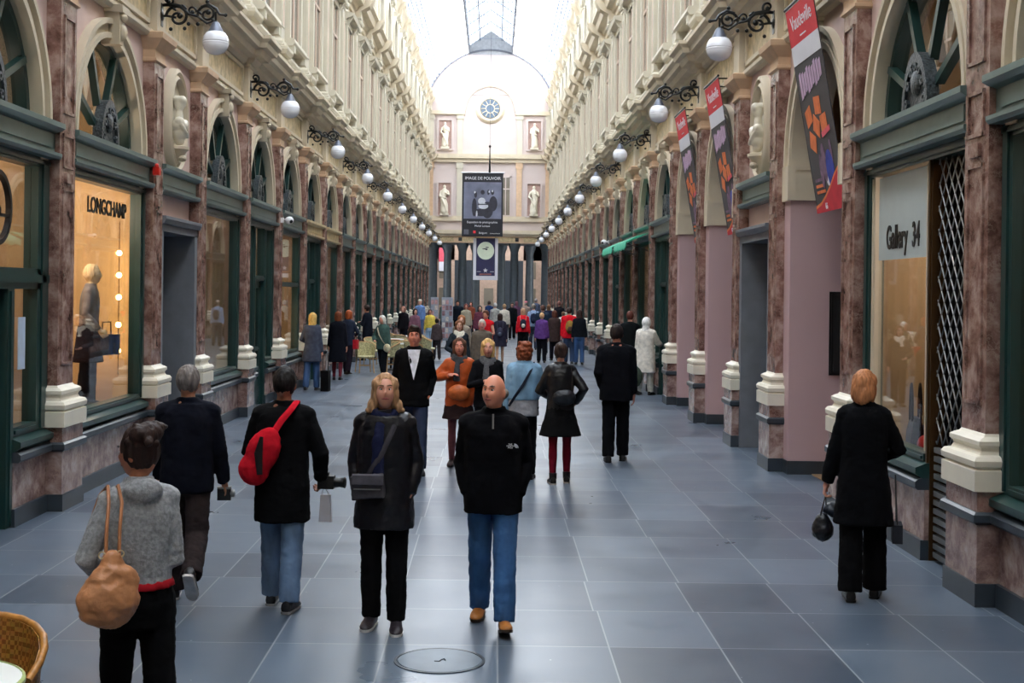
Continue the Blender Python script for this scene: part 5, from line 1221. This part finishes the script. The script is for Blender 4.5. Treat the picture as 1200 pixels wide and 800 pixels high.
# ------------------------------------------------------------------ shop lettering and displays
def wall_text(body, size, parent_front, side, y, z, a, ex, sx=1, offset=0, mat=None, name='window_lettering'):
    o = text(body, size, mat or m_black, parent_front, name, ex, sx=sx, offset=offset)
    u = Vector((0, 1 if side < 0 else -1, 0)); v = Vector((0, 0, 1)); n = u.cross(v)
    o.data.transform(Matrix(((u.x, v.x, n.x, 0), (u.y, v.y, n.y, 0), (u.z, v.z, n.z, 0), (0, 0, 0, 1))))
    yc = parent_front.location.y if parent_front else 0
    o.location = (side*a, y-yc, z); return o
m_film = M('frosted_film', (176, 186, 186), .5, var=.03)
f5 = fronts[-1, 5]; f4 = fronts[-1, 4]; g4 = fronts[1, 4]
wall_text('LONGCHAMP', .25, f5, -1, 15.45, 3.16, 4.14, .006, 1.0, .004)
MB().box(4.26, 5.6, -1.34, 1.34, .70, .80).build('display_floor', M('pale_display_floor', (226, 206, 170), .4), f5, 0, -1)
MB().box(5.6, 5.66, -1.34, 1.34, .70, 3.4).build('display_back', M('warm_display_back', (226, 190, 130), .6), f5, 0, -1)
MB().arc(-.0, 2.96, .30, .345, 4.10, 4.15, 0, 2*pi, 36).xf(Matrix.Translation((0, 11.95-f4.location.y, 0))).build('ring_sign', m_black, f4, 40, -1)
e_ = MB().disc(11.92-f4.location.y, 2.93, .12, 4.11, 4.14, 0, 2*pi, 18, .6).box(4.11, 4.14, 11.95-f4.location.y-.3, 11.95-f4.location.y+.3, 2.88, 2.91); e_.build('ring_emblem', m_black, f4, 0, -1)
MB().box(4.14, 4.15, 12.60-f4.location.y, 12.78-f4.location.y, 1.45, 1.95).build('notice_sheet', M('pale_blue_paper', (190, 206, 226), .6), f4, 0, -1)
yc = g4.location.y
MB().box(4.155, 4.165, 11.42-yc, 12.98-yc, 2.60, 3.40).build('frosted_band', m_film, g4, 0, 1)
wall_text('Gallery  34', .31, g4, 1, 12.22, 2.80, 4.15, .003, .72, .006)
MB().box(4.3, 5.4, 11.4-yc, 13.1-yc, .70, .80).build('display_floor', M('dim_display_floor', (120, 90, 66), .4), g4, 0, 1)
for yy in (9.97-yc+.22, 11.33-yc): MB().box(4.2, 4.62, yy, yy+.03, 0, 3.5).build('entrance_lining', m_dark, g4, 0, 1)
MQ = person('mannequin with a smooth pale head and grey top behind the lit left window', -4.50, 15.95, 1.72, -80, dict(c=(120, 118, 122), hem=.96, bulk=.012), dict(c=(30, 26, 30), w=.01),
            ('short', (226, 200, 160)), skin=(236, 216, 180), arms=('rest', ((.26, .16, .95), (.6, -1, -.1))), pose=((3, 3), (-3, 4)), fem=True, lod=1, extras=(skirt((40, 30, 34), .55),), build=.95)
MQ.root.name = 'mannequin'; MQ.root['category'] = 'mannequin'; MQ.root.location.z = .80
b = MB().box(-.19, .19, -.06, .06, 0, .25).tube([(-.09, 0, .25), (-.08, 0, .40), (.08, 0, .40), (.09, 0, .25)], .010, 6)
o = b.build('handbag', cloth((64, 66, 76), 'leather'), None, 40); o.location = (-4.34, 16.15, 1.42); o.rotation_euler = (0, 0, R(70)); tag(o, 'dark grey boxy handbag held up by the mannequin in the left window', 'handbag')
def bulbs(name, label, x, y, zs, rad=.035, st=30):
    root = thing(name, label, 'lights', (x, y, 0))
    MB().tube([(0, 0, zs[0]+.4), (0, 0, zs[-1]-.3)], .006, 6).build('light_cord', m_brown, root)
    for z in zs: MB().ell((0, 0, z), (rad, rad, rad), 12, 8).build('light_bulb', m_bulb, root, 180)
m_bulb = emis('warm_bulb', (255, 206, 130), 22)
bulbs('light_string', 'vertical string of glowing warm bulbs inside the window with the pale-headed mannequin', -4.38, 16.8, (2.68, 2.40, 2.12, 1.77, 1.44))
bulbs('light_string', 'vertical string of warm bulbs low in a window beside the woman in a grey coat', -4.35, 28.9, (1.75, 1.40, 1.05), .05)
b = MB().box(-.16, .16, -.07, .07, 0, .27)
hb = thing('handbag', 'black handbag with tall arched handles standing in the right shop window', 'handbag', (4.42, 12.62, .80), R(80))
b = MB().rings([[(-.17, -.07, 0), (.17, -.07, 0), (.17, .07, 0), (-.17, .07, 0)], [(-.19, -.06, .16), (.19, -.06, .16), (.19, .06, .16), (-.19, .06, .16)], [(-.14, -.03, .3), (.14, -.03, .3), (.14, .03, .3), (-.14, .03, .3)]])
b.build('bag_body', cloth((26, 24, 30), 'leather'), hb, 60)
for yy in (-.04, .04): MB().tube([(-.09, yy, .27), (-.085, yy, .45), (-.05, yy, .58), (0, yy, .62), (.05, yy, .58), (.085, yy, .45), (.09, yy, .27)], .012, 7).build('bag_handle', cloth((22, 18, 22), 'leather'), hb, 60)
for x in (-.09, .09): MB().box(x-.014, x+.014, -.065, -.045, .24, .33).build('buckle', m_gold, hb)
MB().tube([(0, -.07, .3), (.01, -.085, .15), (.0, -.09, 0)], (.02, .035, .04), 8, .4, up=(1, 0, 0)).build('silk_scarf', cloth((130, 136, 160)), hb, 60)
b = MB().ell((0, 0, .09), (.12, .07, .09))
for q in range(8): t = 2*pi*q/8; b.ell((.08*cos(t), -.05, .09+.06*sin(t)), (.045, .03, .04), 8, 6)
o = b.build('clutch_bag', cloth((214, 40, 34), 'leather'), None, 60); o.location = (4.36, 12.15, .80); o.rotation_euler = (0, 0, R(85)); tag(o, 'bright red flower-shaped purse at the foot of the right shop window', 'purse')
pl = thing('pendant_lamp', 'small glowing ceiling lamp seen through the right shop window', 'lamp', (4.75, 12.3, 2.62))
MB().lathe([(.02, .1), (.05, .08), (.12, .02), (.13, 0)], (0, 0, 0), 18).build('lamp_shade', m_brown, pl, 40); MB().ell((0, 0, .0), (.07, .07, .04), 12, 6).build('light_bulb', m_bulb, pl, 180); MB().tube([(0, 0, .1), (0, 0, 3.0)], .005, 5).build('cord', m_black, pl)
# ------------------------------------------------------------------ busts, niches and statues
def niche_and_bust(side, yc, wall, label):
    s = MB()
    rr = []
    for k_ in range(37):
        t = 2*pi*k_/36; rr.append([(a, r_*cos(t), 4.58+r_*1.28*sin(t)) for a, r_ in ((4.15, .58), (4.06, .57), (4.04, .53), (4.08, .50), (4.04, .46), (4.15, .44))])
    fr = s.rings(rr).build('niche_frame', m_cream, wall, 60, side); fr.location = (0, yc, 0)
    MB().disc(0, 4.58, .45, 4.13, 4.14, 0, 2*pi, 30, 1.28).build('niche_back', m_white, fr, 0, side)
    b = MB(); A4 = -.02
    b.ell((A4, 0, 5.0), (.10, .095, .135)).limb([(A4, 0, 4.88), (A4, 0, 4.74)], (.06, .075)).ell((A4, 0, 4.62), (.15, .24, .13)).ell((A4, 0, 4.48), (.13, .17, .14)).ell((A4-.01, 0, 4.36), (.09, .10, .09))
    b.ell((A4-.05, 0, 5.06), (.08, .105, .09)).ell((A4-.04, -.16, 4.68), (.09, .09, .08)).ell((A4-.04, .16, 4.68), (.09, .09, .08)).ell((A4-.105, 0, 4.98), (.02, .015, .03)).ell((A4+.03, 0, 5.08), (.10, .10, .07))
    b.limb([(A4-.08, -.2, 4.62), (A4-.13, -.05, 4.5), (A4-.12, .14, 4.44)], (.035, .04, .03), 8)
    b.xf(Matrix.Translation((4.07, 0, .82)) @ Matrix.Diagonal((.8, .85, .8, 1)))
    st = soft('portrait_bust', b.flip(side), m_white, None, .014, 1); st.location = (0, yc, 0)
    tag(st, label, 'bust')
    c_ = MB().lathe([(.03, 3.94), (.05, 3.98), (.04, 4.02), (.10, 4.1), (.14, 4.16), (.17, 4.18), (.17, 4.22), (.13, 4.23)], (4.08, 0, 0), 18).ell((4.0, 0, 4.06), (.06, .09, .05), 10, 6)
    c_.build('bracket', m_cream, st, 40, side)
yn = (PY[6]+PY[7])/2
niche_and_bust(-1, yn, wall_left, 'white stone bust in the oval niche above the left doorway')
niche_and_bust(1, yn, wall_right, 'white stone bust in the oval niche above the right doorway')
def statue(x, z, hgt, label, lean):
    b = MB(); q = hgt
    b.ell((0, 0, .94*q), (.055*q, .06*q, .07*q)).limb([(0, 0, .86*q), (0, 0, .8*q)], (.035*q, .05*q), 10).limb([(0, 0, .78*q), (lean*.05*q, 0, .55*q), (0, 0, .3*q), (0, 0, .06*q)], (.11*q, .10*q, .13*q, .14*q), 12)
    b.limb([(-.12*q, 0, .77*q), (-.17*q, -.04*q, .6*q), (-.08*q*lean, -.12*q, .52*q)], (.045*q, .04*q, .03*q), 8).limb([(.12*q, 0, .77*q), (.16*q, -.05*q, .64*q), (.05*q, -.12*q, .72*q)], (.045*q, .04*q, .03*q), 8)
    b.limb([(-.08*q, -.09*q, .5*q), (.02*q, -.12*q, .3*q), (.08*q, -.1*q, .08*q)], (.04*q, .05*q, .04*q), 8)
    o = soft('statue', b, m_white, None, .03, 1); o.location = (x, EY-.22, z); tag(o, label, 'statue')
    MB().box(-.28, .28, -.16, .2, -.12, .02).build('plinth', m_white, o)
statue(-3.0, 11.9, 1.65, 'white statue in the upper niche at the left of the round window', 1)
statue(3.0, 11.9, 1.65, 'white statue in the upper niche at the right of the round window', -1)
statue(-3.0, 7.45, 1.9, 'white robed statue in the lower left niche of the far wall', -1)
statue(3.0, 7.45, 1.9, 'white robed statue in the lower right niche of the far wall', 1)
ss = thing('street_sign', 'pink and white sign seen between the left columns at the far end', 'sign', (-3.45, EY+10.8, 4.0))
MB().box(-.32, .32, 0, .06, .45, 1.5).build('pink_field', m_bpink, ss); MB().box(-.32, .32, 0, .06, -.25, .45).build('white_field', m_fwhite, ss); MB().box(-.36, -.32, 0, .2, -.3, 1.55).build('sign_bracket', m_iron, ss)
# ------------------------------------------------------------------ small fittings
for side, i, nm in ((-1, 9, 'white dome security camera on a left pilaster beside the green lintel'), (1, 13, 'white security camera high on a right pilaster past the green awnings')):
    r_ = thing('security_camera', nm, 'camera', (side*3.97, PY[i], 3.66 if side < 0 else 3.85))
    MB().box(-.03, .03, -.05, .05, -.05, .05).build('mount', m_whitep, r_); MB().tube([(0, 0, 0), (-side*.12, -.05, .0)], .025, 8).build('camera_arm', m_whitep, r_, 60)
    MB().ell((-side*.16, -.08, -.01), (.09, .09, .08), 12, 8).build('camera_housing', m_whitep, r_, 180); MB().ell((-side*.2, -.13, -.03), (.04, .04, .04), 8, 6).build('camera_lens', m_black, r_, 180)
o = MB().box(-.04, .04, -.05, .05, -.04, .06).ell((0, 0, .08), (.03, .04, .03), 8, 5).build('alarm_box', cloth((206, 40, 30), 'leather'), None, 40); o.location = (-3.93, 16.85, 3.72); tag(o, 'small red alarm box at the end of the left green lintel by the doorway', 'alarm')
nb = MB().box(4.62, 5.0, 16.58, 16.62, 1.27, 2.28).box(4.60, 5.02, 16.60, 16.62, 1.25, 2.30).build('notice_board', m_black, None); tag(nb, 'black wall panel on the pink cheek of the nearest right entrance', 'panel')
MB().box(4.65, 4.97, 16.57, 16.58, 1.3, 2.25).build('panel_face', m_dark, nb)
def awning(i, label):
    y0, y1 = PY[i]+.3, PY[i+1]-.25; root = thing('awning', label, 'awning', (3.98, (y0+y1)/2, 3.55), 0, 'green awnings on the right'); h = (y1-y0)/2
    ma = M('awning_green_%d' % i, (40, 160, 126), .7, var=.2, scale=3)
    v = MB(); n = 14; rr = []
    for q in range(n+1):
        y = -h+2*h*q/n; rr.append([(0, y, .12), (-.28, y, .03+.015*sin(q*2.1)), (-.52, y, -.1+.02*sin(q*2.1)), (-.53, y, -.26+.03*sin(q*2.1+1)), (-.515, y, -.26+.03*sin(q*2.1+1)), (-.50, y, -.12), (0, y, .10)])
    v.rings(rr).build('awning_cloth', ma, root, 60)
    for y in (-h, h): MB().tube([(0, y, -.3), (-.5, y, -.12)], .014, 6).build('awning_arm', m_iron, root)
    MB().tube([(-.5, -h, -.12), (-.5, h, -.12)], .014, 6).build('front_bar', m_iron, root)
awning(10, 'nearer of the two green fabric awnings on the right'); awning(11, 'farther of the two green fabric awnings on the right')
mc = at(515, 776, 8.05); mh = thing('manhole_cover', 'round stone-filled manhole cover in the paving at the front', 'manhole cover', (mc.x, 8.05, 0))
MB().lathe([(.262, .0), (.262, .005), (.278, .006), (.278, .0)], (0, 0, 0), 48, closed=True).build('cover_rim', m_bstone, mh, 40)
MB().lathe([(.0, .0), (.0, .0055), (.252, .0055), (.254, .0)], (0, 0, 0), 48).build('cover_plate', M('cover_stone', (112, 124, 136), .45, var=.15, scale=3), mh, 40)
MB().tube([(-.03, -.03, .006), (0, -.035, .006), (.01, 0, .006), (.03, .02, .006), (.035, -.01, .006)], .004, 5).build('lifting_slot', m_black, mh)
vg = MB().box(3.99, 4.06, 12.95, 13.35, .22, .52); vg = vg.build('vent_grille', m_iron, None); tag(vg, 'dark metal vent grille low in the marble under the right shop window', 'vent')
gm = MB()
for q in range(3):
    for z in (.24, .37): gm.tube([(3.985, 12.97+q*.13, z), (3.985, 13.035+q*.13, z+.12), (3.985, 13.10+q*.13, z)], .007, 5)
gm.build('grille_bars', m_steel, vg)
# ------------------------------------------------------------------ cafe furniture
def chair(root, wick, cane):
    b = MB(); rr = []
    for q in range(15):                      # curved back wrapping to the arms
        a = R(-28+236*q/14); r_ = .27; x, y = r_*cos(a), -.02+r_*.95*sin(a)
        top = .82-.17*(abs(q-7)/7)**2.2
        rr.append([(x, y, .44), (x*1.05, y*1.04, .65), (x*1.1, y*1.1, top), (x*1.02, y*1.02, top+.005), (x*.97, y*.97, .65), (x*.93, y*.93, .44)])
    b.rings(rr).build('backrest', wick, root, 60)
    s = MB().lathe([(.0, .40), (.24, .40), (.26, .42), (.26, .45), (.24, .465), (0, .46)], (0, 0, 0), 24).build('seat', wick, root, 40)
    MB().tube([(r_[2][0], r_[2][1], r_[2][2]+.008) for r_ in rr], .017, 8).build('back_rim', cane, root, 60)
    for x, y in ((-.19, -.19), (.19, -.19), (-.2, .2), (.2, .2)): MB().tube([(x*.9, y*.9, .44), (x*1.08, y*1.08, 0)], .015, 8).build('leg', cane, root, 60)
    MB().tube([(.17*cos(2*pi*q/16), .17*sin(2*pi*q/16), .2) for q in range(17)], .010, 6).build('stretcher_ring', cane, root, 60)
ch = thing('cafe_chair', 'large rattan cafe chair at the near left corner of the floor', 'chair', (-1.76, 5.45, 0), R(8))
chair(ch, m_wick, m_cane)
tb = thing('cafe_table', 'round white cafe table top at the bottom left corner', 'table', (-1.72, 4.98, 0))
MB().lathe([(0, .72), (.30, .72), (.33, .735), (.33, .75), (.31, .757), (0, .757)], (0, 0, 0), 40).build('table_top', m_table, tb, 40)
MB().lathe([(.325, .728), (.337, .735), (.337, .752), (.325, .759)], (0, 0, 0), 40, closed=True).build('table_rim', m_rim, tb, 40)
MB().lathe([(.22, 0), (.22, .02), (.04, .06), (.028, .1), (.028, .72)], (0, 0, 0), 20).build('pedestal', m_iron, tb, 40)
m_wick2 = M('green_cream_rattan', (176, 170, 130), .6, var=.5, scale=24, local=True); m_cane2 = M('pale_cane', (190, 150, 100), .5, local=True)
fc = None; ft = None
for q, (x, y, rz) in enumerate(((-3.1, 36.0, 20), (-2.45, 36.6, -60), (-1.9, 37.6, 130), (-2.6, 38.4, 200), (-3.2, 39.6, 30), (-2.1, 40.4, -30), (-1.7, 41.6, 90), (-2.7, 42.6, 180), (-3.2, 44, 10), (-2.2, 45, 60))):
    if not fc: fc = thing('cafe_chair', 'x', 'chair'); chair(fc, m_wick2, m_cane2); o = fc
    else: o = cp(fc, None)
    o.location = (x, y, 0); o.rotation_euler = (0, 0, R(rz)); o['label'] = 'small pale woven chair among the distant cafe seats at the left'; o['group'] = 'distant cafe chairs'
for x, y in ((-2.5, 37.4), (-2.7, 40.6), (-2.4, 43.6)):
    if not ft:
        ft = thing('cafe_table', 'x', 'table'); MB().lathe([(0, .73), (.36, .73), (.36, .76), (0, .76)], (0, 0, 0), 24).build('table_top', m_table, ft, 40)
        MB().lathe([(.2, 0), (.2, .02), (.03, .05), (.03, .73)], (0, 0, 0), 12).build('pedestal', m_iron, ft, 40); o = ft
    else: o = cp(ft, None)
    o.location = (x, y, 0); o['label'] = 'white-topped cafe table among the distant woven chairs'; o['group'] = 'distant cafe tables'
for px, lab, w_ in ((509, 'narrower grey postcard rack standing left of the wide one', .15), (524, 'wider postcard rack with rows of pink and grey cards', .22)):
    p_ = at(px, 380, 52); r_ = thing('postcard_rack', lab, 'rack', (p_.x, 52, 0), 0)
    MB().box(-w_, w_, -.06, .06, .3, 2.0).build('rack_frame', M('rack_grey', (150, 156, 170), .5), r_); MB().lathe([(.25, 0), (.25, .03), (.04, .05), (.04, .3)], (0, 0, 0), 12).build('rack_base', m_iron, r_, 40)
    for row in range(7):
        for col in range(2 if w_ < .2 else 3):
            x0 = -w_+.02+col*.14; MB().box(x0, x0+.11, -.08, -.06, .4+row*.22, .58+row*.22).build('postcard', random.choice([cloth(c_) for c_ in ((190, 150, 150), (160, 166, 180), (206, 196, 190), (140, 110, 116))]), r_)
# ------------------------------------------------------------------ camera, light
sc = bpy.context.scene
cam = bpy.data.cameras.new('camera'); co = link('camera', cam); sc.camera = co
cam.sensor_width = 36; cam.lens = 36*F/1200; cam.clip_start = .05; cam.clip_end = 500
cam.shift_x = (600-578.5)/1200; cam.shift_y = -(400-341.5)/1200
co.matrix_world = Matrix.Translation((CX, 0, HC)) @ Matrix.Rotation(R(90), 4, 'X') @ Matrix.Rotation(ROLL, 4, 'Z')
w = bpy.data.worlds.new('overcast_sky'); sc.world = w; w.use_nodes = True
bg = w.node_tree.nodes['Background']; bg.inputs[0].default_value = (.90, .95, 1.0, 1); bg.inputs[1].default_value = 5.6
def lamp(name, loc, power, rgb, size=.3, kind='POINT', rot=(0, 0, 0), sy=None):
    l = bpy.data.lights.new(name, kind); l.energy = power; l.color = rgb
    if kind == 'AREA':
        l.size = size
        if sy: l.shape = 'RECTANGLE'; l.size_y = sy
    else: l.shadow_soft_size = size
    o = link(name, l); o.location = loc; o.rotation_euler = rot; return o
for (x, y, z, p, wr) in ((-5.3, 11.7, 3.2, 45, .62), (-5.0, 15.3, 3.25, 90, .58), (-5.4, 21.7, 3.3, 12, .8), (-5.3, 25.3, 3.2, 12, .7), (-5.3, 28.9, 2.2, 30, .5), (-5.3, 36.1, 3, 15, .6), (-5.3, 43.3, 3, 15, .6),
                     (5.3, 12.3, 3.1, 34, .7), (5.4, 8, 3.2, 14, .7), (5.3, 28.9, 3.1, 10, .6), (5.3, 32.5, 3.1, 15, .6), (5.3, 36.1, 3.1, 15, .6)):
    lamp('shop_light', (x, y, z), p, (1, .62+wr*.25, wr), .15)
sc.cycles.max_bounces = 7; sc.cycles.diffuse_bounces = 4; sc.cycles.glossy_bounces = 3; sc.cycles.transparent_max_bounces = 16
sc.cycles.transmission_bounces = 3; sc.cycles.caustics_reflective = False; sc.cycles.caustics_refractive = False
sc.cycles.sample_clamp_indirect = 8
sc.view_settings.view_transform = 'Standard'; sc.view_settings.look = 'None'; sc.view_settings.gamma = 1; sc.view_settings.use_curve_mapping = False
sc.view_settings.exposure = .70
